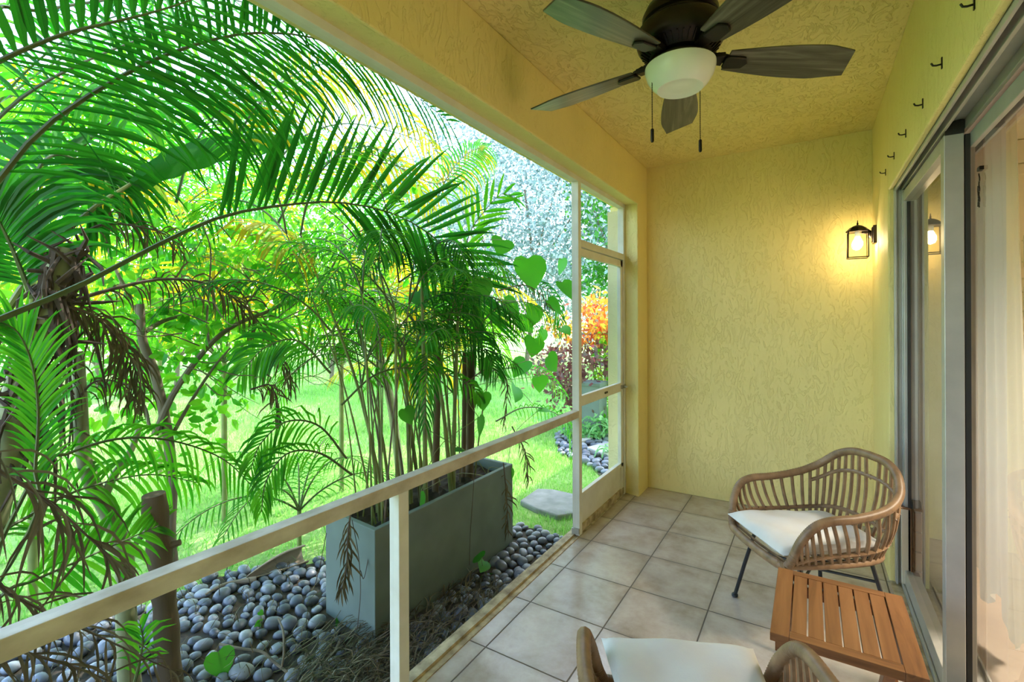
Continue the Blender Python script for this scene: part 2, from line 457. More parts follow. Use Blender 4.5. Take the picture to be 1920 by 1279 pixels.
def pebble_mat():
    m, nt, out = new_mat('blue_grey_river_stone')
    p = N(nt, 'ShaderNodeBsdfPrincipled', Roughness=0.42)
    oi = nt.nodes.new('ShaderNodeObjectInfo')
    g = nt.nodes.new('ShaderNodeNewGeometry')
    ad = N(nt, 'ShaderNodeMath', operation='ADD'); L(nt, oi.outputs['Random'], ad.inputs[0]); L(nt, g.outputs['Random Per Island'], ad.inputs[1])
    fr = N(nt, 'ShaderNodeMath', operation='FRACT'); L(nt, ad.outputs[0], fr.inputs[0])
    c = ramp(nt, fr.outputs[0], [(0.0, (0.062, 0.072, 0.095)), (0.4, (0.125, 0.14, 0.18)), (0.8, (0.20, 0.22, 0.265)), (1.0, (0.27, 0.285, 0.31))])
    L(nt, c, p.inputs['Base Color'])
    L(nt, bump(nt, noise(nt, coords(nt), 30, 5), 0.12, 0.003), p.inputs['Normal'])
    L(nt, p.outputs[0], out.inputs[0])
    return m
M['pebble'] = pebble_mat()

def lawn_mat():
    m, nt, out = new_mat('lawn_ground')
    p = N(nt, 'ShaderNodeBsdfPrincipled', Roughness=0.9)
    p.inputs['Specular IOR Level'].default_value = 0.1
    v = coords(nt)
    a = noise(nt, v, 0.9, 6, 0.6)
    b = noise(nt, v, 35, 6, 0.7)
    mx = N(nt, 'ShaderNodeMath', operation='MULTIPLY_ADD'); L(nt, b, mx.inputs[0]); mx.inputs[1].default_value = 0.6; L(nt, a, mx.inputs[2])
    L(nt, ramp(nt, mx.outputs[0], [(0.5, (0.08, 0.20, 0.035)), (0.75, (0.22, 0.41, 0.09)), (1.0, (0.44, 0.58, 0.22))]), p.inputs['Base Color'])
    L(nt, bump(nt, b, 0.8, 0.03), p.inputs['Normal'])
    L(nt, p.outputs[0], out.inputs[0])
    return m
M['lawn'] = lawn_mat()
M['bed'] = plain('dark_bed_soil', (0.075, 0.06, 0.045), (0.03, 0.024, 0.018), 0.95, 12, bmp=0.8, bscale=35)
# ------------------------------------------------------------------ the porch shell
XL, XR, YB, ZC = -1.117, 0.34, 3.85, 2.571       # beam face, right wall, back wall, ceiling
ZB = 2.234                                       # underside of the beam
XF = -1.225                                      # inner face of the white screen frame
YS = -1.3                                        # near end of the porch, closed by an added wall
E2 = 0.05
struct('floor', MB().box(XF, 0.384, YS, YB, -0.12, 0.0), M['tile'], label='beige square floor tiles with dark grout lines')
struct('ceiling', MB().box(XL - 0.3, XR + 0.25, YS, YB + 0.2, ZC, ZC + 0.12), M['ceiling'], label='yellow textured stucco ceiling')
struct('wall_back', MB().box(XL - 0.24, XR + 0.25, YB, YB + 0.2, -0.15, ZC), M['stucco'], label='yellow textured stucco end wall')
# left wall: the dropped beam over the screen and the short return beside the screen door
b = MB()
XE = -1.36
q = [(XL, YS, ZB), (XE, YS, 2.262), (XE, YB, 2.262), (XL, YB, ZB), (XL, YS, ZC), (XE, YS, ZC), (XE, YB, ZC), (XL, YB, ZC)]
b.hexa([q[1], q[0], q[3], q[2], q[5], q[4], q[7], q[6]])
b.hexa([(XL, 3.60, -0.02), (XL, YB, -0.02), (XE, YB, -0.02), (XE, 3.66, -0.02), (XL, 3.60, 2.25), (XL, YB, 2.25), (XE, YB, 2.25), (XE, 3.66, 2.25)])
struct('wall_left', b, M['stucco'], label='yellow stucco beam and end return framing the screened opening', bevel=0.008)
struct('wall_near_blocker', MB().box(XL - 0.24, XR + 0.25, YS - .2, YS, -0.15, ZC), M['stucco'], label='unseen yellow stucco wall added behind the viewer to darken the beam')  # added unseen wall, cuts light from behind so the beam turns darker
# roof with eave over the garden side (out of the picture, added and lengthened to block the sun)
struct('roof', MB().hexa([(-1.95, YS - .5, 2.80), (3.6, YS - .5, 3.9), (3.6, 6.8, 3.9), (-1.95, 6.8, 2.80), (-1.95, YS - .5, 2.92), (3.6, YS - .5, 4.02), (3.6, 6.8, 4.02), (-1.95, 6.8, 2.92)]), M['room_wall'], label='unseen low roof slab added to shade the porch and garden side')
# right wall with the sliding door opening
DY0, DY1, DZ = 0.50, 3.12, 2.013
XW = 0.56
b = MB()
b.box(XR, XW, DY1, YB, -0.1, ZC).box(XR, XW, YS, DY0, -0.1, ZC)
b.box(XR, 0.362, DY0, DY1, DZ, ZC).box(0.362, XW, DY0, DY1, 2.05, ZC)
struct('wall_right', b, M['stucco'], label='yellow stucco wall with the sliding door opening', bevel=0.006)
# concrete curb under the screen, stained
b = MB()
b.box(XF - 0.085, XF, YS, 3.62, -0.14, 0.004)
b.box(XF - 0.062, XF - 0.028, YS, 2.74, 0.004, 0.016)
struct('trim_1', b, M['sill'], label='stained cream concrete sill under the screen')

# ---- window_1: white aluminium screen frame, left side
XO = XF - 0.047
w = thing('window_1', 'white aluminium screen frame with post, rail and insect mesh', 'window', (XF, 1.2, 0))
del w['category']; w['kind'] = 'structure'
link_mesh('header', MB().box(XO, XF, YS, 3.64, 2.216, 2.268), M['white_metal'], w, bevel=0.002)
link_mesh('post', MB().box(XO, XF, 2.743, 2.786, 0.0, 2.216), M['white_metal'], w, bevel=0.002)
link_mesh('stub_post', MB().box(XO, XF, 1.207, 1.256, 0.016, 0.742), M['white_metal'], w, bevel=0.002)
r = link_mesh('rail', MB().box(XO, XF, YS, 2.743, 0.741, 0.785), M['rail_paint'], w, bevel=0.002)
r['label'] = 'white rail with dark mildew streaks'
link_mesh('screen', MB().add([(XF - .025, YS, 0.016), (XF - .025, 2.743, 0.016), (XF - .025, 2.743, 2.216), (XF - .025, YS, 2.216)], [(0, 1, 2, 3)]), M['screen'], w)
b = MB()
b.box(XO - .0, XF + 0.001, 2.728, 2.743, 0.016, 0.05)
link_mesh('post_bracket', b, M['alu'], w)

# ---- door_1: screen door beside the back wall
w = thing('door_1', 'white screen door with transom, mid rail and kick panel', 'door', (XF, 3.2, 0))
del w['category']; w['kind'] = 'structure'
Y0d, Y1d = 2.786, 3.635
b = MB()
b.box(XO, XF, Y1d - 0.045, Y1d, 0, 2.216).box(XO, XF, Y0d, Y1d - .045, 1.812, 1.858)
link_mesh('jamb', b, M['white_metal'], w, bevel=0.002)
b = MB()
xa, xb = XF - 0.036, XF - 0.008
ya, yb = Y0d + 0.002, Y1d - 0.048
b.box(xa, xb, ya, ya + 0.012, 0.05, 1.806).box(xa, xb, yb - 0.045, yb, 0.05, 1.806)
b.box(xa, xb, ya, yb, 1.757, 1.806).box(xa, xb, ya + .01, yb - .04, 0.802, 0.868)
b.box(xa, xb, ya, yb, 0.222, 0.252)
link_mesh('leaf_frame', b, M['white_metal'], w, bevel=0.002)
link_mesh('kick_panel', MB().box(xa + .008, xb - .008, ya, yb - 0.04, 0.05, 0.23), M['white_metal'], w)
k = link_mesh('door_sweep', MB().box(xa, xb + .004, ya, yb, 0.012, 0.055), M['sill'], w)
k['label'] = 'dirty cream strip along the door bottom'
s = MB()
xs = XF - 0.022
for z0, z1 in ((0.25, 0.804), (0.866, 1.758)):
    s.add([(xs, ya + .01, z0), (xs, yb - .04, z0), (xs, yb - .04, z1), (xs, ya + .01, z1)], [(0, 1, 2, 3)])
s.add([(XF - .025, Y0d, 1.858), (XF - .025, Y1d - .04, 1.858), (XF - .025, Y1d - .04, 2.216), (XF - .025, Y0d, 2.216)], [(0, 1, 2, 3)])
link_mesh('screen', s, M['screen'], w)
b = MB().box(xb, xb + 0.012, yb - 0.05, yb + 0.03, 0.822, 0.85)
b.tube([(xb + .012, yb - .01, .836), (xb + .035, yb - .01, .836), (xb + .04, yb - .04, .836)], 0.006)
link_mesh('latch', b, M['nickel'], w)
b = MB().box(xb, xb + 0.005, 3.20, 3.25, 0.828, 0.842)
link_mesh('pull', b, M['bronze'], w)
# strip of painted masonry outside the door
struct('trim_2', MB().box(XE + .002, XO - .004, 3.60, 3.66, -0.02, 2.2), M['stucco_out'])

# ---- door_2: sliding glass door
w = thing('door_2', 'grey aluminium sliding glass door with two panels', 'door', (0.45, 2.2, 0))
del w['category']; w['kind'] = 'structure'
b = MB()
b.box(0.362, XW, DY0, DY1, 2.032, 2.05)                            # head
for x, hw in ((0.367, .0045), (0.394, .005), (0.4545, .006), (0.512, .005), (0.552, .005)):
    b.box(x - hw, x + hw, DY0, DY1, 1.998, 2.032)                  # head fins
b.box(0.385, XW, DY0, DY1, -0.1, 0.008)                            # sill
for x in (0.389, 0.4545, 0.512, 0.552):
    b.box(x - 0.004, x + 0.004, DY0, DY1, 0.008, 0.028)
b.box(0.362, XW, DY1 - 0.022, DY1, 0.008, 2.032)                   # far jamb
for x in (0.367, 0.394, 0.4545):
    b.box(x - 0.004, x + 0.004, DY1 - 0.042, DY1 - 0.022, 0.008, 2.0)
b.box(0.362, XW, DY0, DY0 + 0.03, 0.008, 2.032)
link_mesh('frame', b, M['alu'], w, bevel=0.0015)
def panel(name, x, ya, yb, wf, hw):
    b = MB()
    z0, z1 = 0.028, 1.985
    b.box(x - hw, x + hw, ya, ya + wf[0], z0, z1).box(x - hw, x + hw, yb - wf[1], yb, z0, z1)
    b.box(x - hw, x + hw, ya + wf[0], yb - wf[1], z0, z0 + 0.075).box(x - hw, x + hw, ya + wf[0], yb - wf[1], z1 - 0.05, z1)
    p = link_mesh(name, b, M['alu'], w, bevel=0.002)
    g = link_mesh('glass', MB().add([(x, ya + .03, z0 + .03), (x, yb - .03, z0 + .03), (x, yb - .03, z1 - .03), (x, ya + .03, z1 - .03)], [(0, 1, 2, 3)]), M['glass'], p)
    return p
pf = panel('far_panel', 0.4195, 2.20, 3.095, (0.05, 0.045), .026)
pn = panel('near_panel', 0.471, 1.37, 2.275, (0.05, 0.05), .008)
pr = panel('rear_panel', 0.4195, DY0 + .03, 1.42, (0.05, 0.05), .026)
link_mesh('weather_seal', MB().box(0.4485, 0.4625, 2.205, 2.24, 0.03, 1.98), M['black'], w)
b = MB().box(0.396, 0.446, 2.197, 2.26, 1.983, 2.028)
b.tube([(.422, 2.197, 2.0), (.422, 2.194, 2.0)], .004, 10)
link_mesh('corner_block', b, M['black'], w)
link_mesh('gasket', MB().box(0.406, 0.4185, 3.040, 3.051, 0.1, 1.93), M['black'], pf)
# sticker near the far edge of the glass
sp = at(1704, 668, X=0.4175)
st = link_mesh('sticker', MB().box(0.4165, 0.4185, sp.y - 0.028, sp.y + 0.028, sp.z - .03, sp.z + .03), M['sticker'], w)
st['label'] = 'small white sticker with blue print'
b = MB()
b.box(0.4160, 0.4166, sp.y - .022, sp.y - .002, sp.z + .012, sp.z + .022)
for k in range(3):
    b.box(0.4160, 0.4166, sp.y - .022, sp.y + .018, sp.z - .022 + k * .009, sp.z - .018 + k * .009)
link_mesh('print', b, M['ink'], st)
b = MB().box(XR + .002, 0.384, DY0 + .002, DY1 - .002, -0.08, 0.002)
struct('trim_3', b, M['sill'], label='bare concrete strip in front of the door track')

# ---- the room behind the glass
RX, RY0, RY1, RZ = 3.6, -0.4, 4.75, 2.44
struct('floor_2', MB().box(XW, RX, RY0, RY1, -0.1, 0.0), M['room_floor'], label='beige tile floor of the room')
struct('ceiling_2', MB().box(XW, RX, RY0, RY1, RZ, RZ + .1), M['room_wall'], label='cream room ceiling')
struct('wall_room_end', MB().box(XW, RX, RY1, RY1 + .1, 0, RZ), M['room_wall'])
struct('wall_room_side', MB().box(RX, RX + .1, RY0, RY1 + .1, 0, RZ), M['room_wall'])
struct('wall_room_front', MB().box(XW, RX, RY0 - .1, RY0, 0, RZ), M['room_wall'])
# tall cream cabinets on its end wall
CYF = 4.12
def shaker(mb, x0, x1, z0, z1, y):
    f = 0.06
    mb.box(x0, x1, y - .012, y, z0, z1)
    mb.box(x0, x0 + f, y - .022, y - .012, z0, z1).box(x1 - f, x1, y - .022, y - .012, z0, z1)
    mb.box(x0 + f, x1 - f, y - .022, y - .012, z0, z0 + f).box(x0 + f, x1 - f, y - .022, y - .012, z1 - f, z1)
def handle(z0, z1, x, y, parent):
    b = MB().tube([(x, y - .05, z0), (x, y - .05, z1)], 0.006, 10)
    for z in (z0 + .03, z1 - .03):
        b.tube([(x, y - .05, z), (x, y - .02, z)], 0.005, 8)
    link_mesh('handle', b, M['nickel'], parent, smooth=True)
levels = [(0.02, 0.80), (0.81, 1.585), (1.595, 2.285), (2.295, 2.435)]
cab_def = [('tall cream panel-door cabinet behind the sheer curtain', 0.62, 1.20), ('tall cream panel-door cabinet right of the curtained one', 1.205, 1.785), ]
hp = at(1915, 470, Y=CYF)
for lab, x0, x1 in cab_def:
    c = thing('tall_cabinet', lab, 'cabinet', ((x0 + x1) / 2, CYF + .3, 0), group='cream cabinets behind the glass')
    link_mesh('body', MB().box(x0, x1, CYF, RY1 - .005, 0.0, 2.436), M['cabinet'], c)
    for z0, z1 in levels[:3]:
        d = MB(); shaker(d, x0 + .004, x1 - .004, z0, z1, CYF)
        d = link_mesh('door', d, M['cabinet'], c, bevel=0.002)
        hx = hp.x + (0 if x0 < 1 else .58)
        if z0 > 1.59: handle(1.66, 1.85, hx, CYF, d)
        elif z0 > .8: handle(1.36, 1.54, hx, CYF, d)
        else: handle(0.58, 0.76, hx, CYF, d)
    d = MB(); d.box(x0 + .004, x1 - .004, CYF - .02, CYF, levels[3][0], levels[3][1])
    link_mesh('fascia', d, M['cabinet'], c, bevel=0.002)
# sheer curtain, gathered at the meeting stile side
def curtain():
    nx, nz = 90, 24
    vs, fs = [], []
    for j in range(nz + 1):
        t = j / nz
        z = 2.18 - t * (2.18 - 0.13)
        near = 2.60 - .17 * t
        for i in range(nx + 1):
            s = i / nx
            y = 3.22 - s * (3.22 - near)
            x = 0.665 + 0.010 * math.sin(s * 34 + .6 * math.sin(t * 3)) + 0.006 * math.sin(s * 71 + t * 2)
            zz = z + (0.06 * math.sin(s * 14) * max(0, t - .6) ** 2 * 6)
            vs.append((x, y, zz))
    for j in range(nz):
        for i in range(nx):
            a = j * (nx + 1) + i
            fs.append((a, a + 1, a + nx + 2, a + nx + 1))
    return MB().add(vs, fs)
c = thing('curtain', 'sheer off-white curtain hanging inside the sliding glass door', 'curtain', (0.66, 2.85, 0))
link_mesh('cloth', curtain(), M['curtain'], c, smooth=True)
link_mesh('rod', MB().tube([(0.665, 1.2, 2.19), (0.665, 3.3, 2.19)], 0.010, 10), M['nickel'], c, smooth=True)
for y in (1.25, 3.15): link_mesh('bracket', MB().box(XW, 0.665, y - .008, y + .008, 2.18, 2.20), M['nickel'], c)
# little chain hanging on the glass
cp = at(1836, 318, X=0.464)
c = thing('hanging_chain', 'tiny dark chain charm hanging on the near glass pane', 'ornament', cp)
link_mesh('hook', MB().box(cp.x - .003, cp.x + .008, cp.y - .016, cp.y + .012, cp.z - .004, cp.z + .008), M['bronze'], c)
b = MB()
for k in range(13):
    z = cp.z - 0.012 - k * 0.0085
    b.tube([(cp.x, cp.y + .004 * math.cos(k * 1.6), z), (cp.x, cp.y + .004 * math.cos(k * 1.6 + 1), z - .008)], 0.0018, 5)
for k in range(8):
    z = cp.z - 0.05 - k * 0.0085
    b.tube([(cp.x, cp.y + .012 + .003 * math.sin(k), z), (cp.x, cp.y + .012 + .003 * math.sin(k + 1), z - .008)], 0.0020, 5)
link_mesh('chain', b, M['bronze'], c)
# pet door unit in the far bottom corner of the sliding door
c = thing('pet_door', 'small pet door with pale flap and brown ribbed tunnel at the far bottom corner of the glass', 'pet door', (0.41, 3.03, 0.03))
link_mesh('flap', MB().box(0.380, 0.4135, 3.040, 3.062, 0.032, 0.405), M['cabinet'], c, bevel=0.002)
link_mesh('edging', MB().box(0.4135, 0.4185, 3.030, 3.066, 0.032, 0.412).box(0.378, 0.4135, 3.036, 3.066, 0.405, 0.414), M['brown_wood'], c)
b = MB()
for k in range(4):
    b.box(0.4215, 0.452, 2.995, 3.06, 0.034 + k * .095, 0.123 + k * .095)
link_mesh('tunnel', b, M['brown_wood'], c, bevel=0.004)
b = MB().hexa([(0.4215, 2.995, .415), (.452, 2.995, .415), (.452, 3.06, .415), (.4215, 3.06, .415), (0.4215, 3.03, .455), (.452, 3.03, .455), (.452, 3.06, .455), (.4215, 3.06, .455)])
link_mesh('hood', b, M['bark'], c)

# ---- hooks along the right wall
hk = [(1661, 323), (1677, 292), (1699, 250), (1731, 194), (1767, 118), (1828, 5)]
names = ['small dark metal hook above the sliding door, closest to the end wall', 'small dark metal hook above the door, second from the end wall',
         'small dark metal hook above the door, third from the end wall', 'small dark metal hook above the door, fourth from the end wall',
         'small dark metal hook above the door, second nearest the viewer', 'small dark metal hook above the door, nearest the viewer at top edge']
proto = None
for (px, py), lab in zip(hk, names):
    p = at(px, py, X=XR)
    if proto is None:
        o = thing('wall_hook', lab, 'hook', (XR, p.y, p.z), group='hooks above the sliding door')
        link_mesh('plate', MB().box(-.003, 0.0, -.004, .004, -.017, .017), M['bronze'], o, world=False)
        link_mesh('prong', MB().tube([(0, 0, -.003), (-.014, 0, -.004), (-.022, 0, -.002), (-.026, 0, .006)], 0.0028, 7), M['bronze'], o, world=False, smooth=True)
        proto = o
    else:
        o = copy_tree(proto); o['label'] = lab; o.location = (XR, p.y, p.z)

# ------------------------------------------------------------------ ceiling fan
FX, FY = -0.395, 1.775
FZ = 2.262                                        # rim of the glass bowl
f = thing('ceiling_fan', 'dark ceiling fan with five wooden blades and a frosted glass bowl light', 'ceiling fan', (FX, FY, ZC))
link_mesh('canopy', MB().lathe([(0.06, -.06), (0.075, -.045), (0.085, -.01), (0.085, 0)], (FX, FY, ZC), 32), M['bronze'], f, smooth=True)
link_mesh('downrod', MB().lathe([(0.016, -.10), (0.016, -.05)], (FX, FY, ZC), 16), M['bronze'], f, smooth=True)
b = MB().lathe([(0.03, 0.235), (0.06, 0.23), (0.115, 0.205), (0.130, 0.175), (0.130, 0.155), (0.122, 0.150), (0.122, 0.142), (0.137, 0.134), (0.150, 0.118), (0.151, 0.085), (0.146, 0.068), (0.139, 0.058), (0.136, 0.056), (0.104, 0.030), (0.100, 0.026), (0.072, 0.026)], (FX, FY, FZ + .004), 48)
mh = link_mesh('motor_housing', b, M['bronze'], f, smooth=True)
b = MB()
for k in range(40):
    a = 2 * PI * k / 40
    d = Vector((math.cos(a), math.sin(a), 0))
    c0 = Vector((FX, FY, FZ))
    b.bar(c0 + d * .106 + Vector((0, 0, .033)), c0 + d * .134 + Vector((0, 0, .056)), 0.005, 0.006)
link_mesh('vent_ribs', b, M['bronze'], mh)
link_mesh('light_kit', MB().lathe([(0.10, 0.05), (0.085, 0.04), (0.07, 0.022), (0.10, 0.012), (0.112, 0.006), (0.112, -.002)], (FX, FY, FZ), 40), M['bronze'], f, smooth=True)
link_mesh('light_bowl', MB().lathe([(0.114, 0.0), (0.121, -.004), (0.121, -.016), (0.113, -.042), (0.098, -.066), (0.084, -.080), (0.079, -.085), (0.070, -.085), (0.062, -.081), (0.03, -.083), (0.001, -.084)], (FX, FY, FZ), 48), M['frost'], f, smooth=True)
def blade_outline():
    # half-widths along the length: narrow root, wide middle, slanted clipped tip
    top, bot = [], []
    for i in range(15):
        t = i / 14
        x = 0.165 + t * (0.612 - 0.165)
        wv = 0.046 + 0.034 * math.sin(min(1, t * 1.15) * PI * 0.62) - 0.018 * max(0, t - .75) / .25
        top.append((x, wv)); bot.append((x - (0.03 * t ** 6), -wv))
    return top + bot[::-1]
def make_blade(az, first):
    iron = MB()
    iron.bar((0.085, 0, 0.018), (0.13, 0, 0.014), 0.03, 0.012).bar((0.13, 0, .014), (0.17, 0, .005), 0.036, 0.012)
    iron.prism([(0.155, -.022), (0.165, -.03), (0.225, -.026), (0.24, 0), (0.225, .026), (0.165, .03), (0.155, .022)], -.013, -.004)
    iron.prism([(0.10, -.017), (0.155, -.026), (0.155, .026), (0.10, .017)], -.004, .014)
    return iron
out = blade_outline()
az0 = R(31)
blades = []
for k in range(5):
    az = az0 + k * R(72)
    rot = Matrix.Translation((0, 0, FZ + .022 - ZC)) @ Matrix.Rotation(az, 4, 'Z') @ Matrix.Rotation(R(2.0), 4, 'Y') @ Matrix.Rotation(R(-12), 4, 'X')
    if k == 0:
        bl = link_mesh('blade', MB().prism(out, -.003, .003), M['blade'], f, world=False, bevel=0.0015)
        ir = link_mesh('blade_iron', make_blade(0, True), M['bronze'], bl, world=False, bevel=0.003)
        b0, i0 = bl, ir
    else:
        bl = b0.copy(); COL.objects.link(bl); bl.parent = f
        ir = i0.copy(); COL.objects.link(ir); ir.parent = bl
    bl.matrix_basis = rot
for (px, py), dx, dy in (((1223, 257), -.10, -.08), ((1313, 276), 0.045, 0.10)):
    x, y = None, None
    # chain drops from the light kit on its own side
    a = at(px, py, X=FX + (-.085 if px < 1250 else .03))
    b = MB().tube([(a.x, a.y, FZ - .0), (a.x, a.y, a.z + .03)], 0.0014, 6)
    n = 26
    for i in range(n):
        z = FZ - (FZ - a.z - .03) * i / n
        b.lathe([(0.0005, -.0024), (0.0024, 0), (0.0005, .0024)], (a.x, a.y, z), 6, cap=False)
    ch = link_mesh('pull_chain', b, M['bronze'], f)
    link_mesh('pull_knob', MB().lathe([(0.002, .026), (0.006, .022), (0.0062, -.018), (0.004, -.024)], (a.x, a.y, a.z + .005), 12), M['bronze'], ch, smooth=True)
    print('CHAIN', px, a, 'bowl dist', math.hypot(a.x - FX, a.y - FY))

# ------------------------------------------------------------------ wall lantern
LX, LY = 0.2477, 3.64
def LZ(py): return at(1608, py, Y=LY).z
lt = thing('wall_lantern', 'small lit carriage lantern with dark metal roof on the right wall', 'wall lamp', (XR, LY, 1.85))
zt, zb_ = LZ(434), LZ(484)
b = MB().box(XR - .018, XR, LY - .035, LY + .035, LZ(459), LZ(426))
b.box(XR - .024, XR - .016, LY - .026, LY + .026, LZ(456), LZ(429))
link_mesh('backplate', b, M['bronze'], lt, bevel=0.003)
link_mesh('arm', MB().tube(spline([(XR - .015, LY, LZ(444)), (XR - .04, LY, LZ(436)), (LX + .05, LY, LZ(437)), (LX + .02, LY, LZ(436))], 12), [.022, .02, .017, .014, .012, .011, .011, .011, .011, .011, .011, .011], 10, flat=.7), M['bronze'], lt, smooth=True)
b = MB().lathe([(0.060, 0), (0.062, .006), (0.054, .014), (0.040, .028), (0.022, .038), (0.010, .042)], (LX, LY, zt - .004), 8)
rf = link_mesh('roof', b, M['bronze'], lt)
link_mesh('finial', MB().lathe([(0.010, 0), (0.004, .008), (0.006, .012), (0.003, .02), (0.002, .034)], (LX, LY, zt + .034), 10), M['bronze'], rf, smooth=True)
b = MB()
h = 0.049
for sx in (-1, 1):
    for sy in (-1, 1):
        b.bar((LX + sx * h, LY + sy * h, zt), (LX + sx * (h + .002), LY + sy * (h + .002), zb_), .006, .006, up=(1, 0, 0))
    b.bar((LX - h, LY + sx * h, zb_ + .002), (LX + h, LY + sx * h, zb_ + .002), .006, .006)
    b.bar((LX + sx * h, LY - h, zb_ + .002), (LX + sx * h, LY + h, zb_ + .002), .006, .006)
    b.bar((LX - h, LY + sx * h, zt - .002), (LX + h, LY + sx * h, zt - .002), .006, .006)
    b.bar((LX + sx * h, LY - h, zt - .002), (LX + sx * h, LY + h, zt - .002), .006, .006)
link_mesh('cage', b, M['bronze'], lt)
b = MB()
for sx in (-1, 1):
    b.add([(LX + sx * 0.047, LY - 0.047, zb_), (LX + sx * 0.047, LY + 0.047, zb_), (LX + sx * 0.047, LY + 0.047, zt), (LX + sx * 0.047, LY - 0.047, zt)], [(0, 1, 2, 3)])
    b.add([(LX - 0.047, LY + sx * 0.047, zb_), (LX + 0.047, LY + sx * 0.047, zb_), (LX + 0.047, LY + sx * 0.047, zt), (LX - 0.047, LY + sx * 0.047, zt)], [(0, 1, 2, 3)])
link_mesh('glass_panes', b, M['lamp_glass'], lt)
zm = zt - .07
link_mesh('bulb', MB().lathe([(0.004, -.038), (0.018, -.032), (0.026, -.014), (0.026, .004), (0.017, .024), (0.012, .036)], (LX, LY, zm), 16), M['bulb'], lt, smooth=True)
link_mesh('socket', MB().lathe([(0.014, 0.036), (0.015, .05), (0.015, .072)], (LX, LY, zm), 14), M['sticker'], lt, smooth=True)

# ------------------------------------------------------------------ rattan armchairs
def make_chair(label):
    """local frame: +y is where the sitter looks, origin on the floor under the seat"""
    c = thing('rattan_armchair', label, 'chair', group='rattan armchairs on the porch')
    zs = 0.375
    half = [(0.0, -.285, .735), (.09, -.282, .728), (.165, -.262, .695), (.222, -.215, .632), (.252, -.13, .588), (.262, 0.0, .565), (.262, .11, .560), (.256, .175, .535), (.240, .218, .475), (.222, .238, .405), (.205, .248, zs - .012)]
    right = spline(half, 60)
    left = [Vector((-p.x, p.y, p.z)) for p in right]
    front = spline([(.205, .248, zs - .012), (.15, .262, zs - .024), (0, .268, zs - .026), (-.15, .262, zs - .024), (-.205, .248, zs - .012)], 24)
    loop = left[::-1] + right[1:] + front[1:]
    # wrapped rim: little ridges of cane winding along the tube
    dense = []
    for i in range(len(loop) - 1):
        for k in range(3):
            dense.append(loop[i].lerp(loop[i + 1], k / 3))
    rr = [0.0166 + 0.0016 * (i % 2) for i in range(len(dense))]
    link_mesh('rim', MB().tube(dense, rr, 10), M['rattan'], c, world=False, smooth=True)
    # seat ring below the cushion
    ring_h = [(.205, .246, zs - .012), (.222, .15, zs - .008), (.218, 0, zs - .01), (.200, -.13, zs - .01), (.14, -.205, zs - .012), (0, -.225, zs - .012)]
    rg = spline(ring_h, 30)
    ringR = rg; ringL = [Vector((-p.x, p.y, p.z)) for p in rg]
    full = ringR + ringL[::-1][1:]
    link_mesh('seat_ring', MB().tube(full, 0.014, 10), M['rattan'], c, world=False, smooth=True)
    b = MB()
    for i in range(12):                                        # woven seat deck
        y = .235 - i * .038
        hw = .20 if y > 0 else .20 - (abs(y) / .22) ** 2 * .07
        b.tube([(-hw, y, zs - .012), (0, y, zs - .02), (hw, y, zs - .012)], .006, 6)
    link_mesh('seat_deck', b, M['rattan'], c, world=False, smooth=True)
    # uprights: from ring to rim, bellied outwards
    def at_frac(poly, t):
        u = t * (len(poly) - 1); i = min(int(u), len(poly) - 2)
        return poly[i].lerp(poly[i + 1], u - i)
    tops, bots = [], []
    for i in range(21):
        s = i / 20
        tops.append(at_frac(right, 0.02 + s * 0.82))
        bots.append(at_frac(ringR[::-1], 0.0 + s * 0.93))
    rods = []
    for tp, bt in zip(tops, bots):
        mid = (tp + bt) / 2
        o = Vector((mid.x, mid.y, 0)); o = o.normalized() * 0.018 if o.length > 1e-6 else o
        rods.append(spline([bt, bt.lerp(tp, .5) + o, tp], 9))
    spin = []
    for i, rd in enumerate(rods):
        for sgn in (1, -1):
            if i == 0 and sgn < 0: continue
            spin.append([Vector((p.x * sgn, p.y, p.z)) for p in rd])
    for pts in spin:
        link_mesh('spindle', MB().tube(pts, 0.0076, 6), M['rattan'], c, world=False, smooth=True)
    # two thin rails bound to the uprights with knots
    def band(fr, lo, hi, name, r):
        line = [rods[i][0].lerp(rods[i][-1], fr) for i in range(lo, hi)]
        line = [rods[i][min(8, int(fr * 8))] if True else p for i, p in zip(range(lo, hi), line)]
        if lo == 0:
            line = [Vector((-p.x, p.y, p.z)) for p in line[::-1]] + line[1:]
            segs = [line]
        else:
            segs = [line, [Vector((-p.x, p.y, p.z)) for p in line]]
        b = MB()
        for sg in segs:
            b.tube(sg, r, 7)
            for p in sg:
                o = Vector((p.x, p.y, 0)).normalized() * .004
                for s1 in (-1, 1):
                    b.tube([p + Vector((0, 0, .009 * s1)) - o * 1.5, p + o * 2.2, p + Vector((0, 0, -.009 * s1)) - o * 1.5], 0.0042, 5)
        link_mesh(name, b, M['rattan'], c, world=False, smooth=True)
    band(0.25, 0, 21, 'lower_binding', .0095)
    band(0.76, 0, 9, 'upper_binding', .0088)
    # black steel hairpin frame
    zt2 = zs - .030
    for sx in (-1, 1):
        for yt, yf in ((.16, .23), (-.15, -.215)):
            link_mesh('leg', MB().tube([(sx * .155, yt, zt2), (sx * .185, (yt + yf) / 2 * 1.02, .17), (sx * .215, yf, 0.006)], .0085, 8)
                      .lathe([(.010, 0), (.015, .004), (.015, .012), (.009, .018)], (sx * .215, yf, 0), 10), M['steel'], c, world=False, smooth=True)
    b = MB()
    b.tube([(-.155, .16, zt2), (-.155, -.15, zt2)], .007, 7).tube([(.155, .16, zt2), (.155, -.15, zt2)], .007, 7)
    b.tube([(-.155, -.15, zt2), (.155, -.15, zt2)], .007, 7).tube([(-.155, .16, zt2), (.155, .16, zt2)], .007, 7)
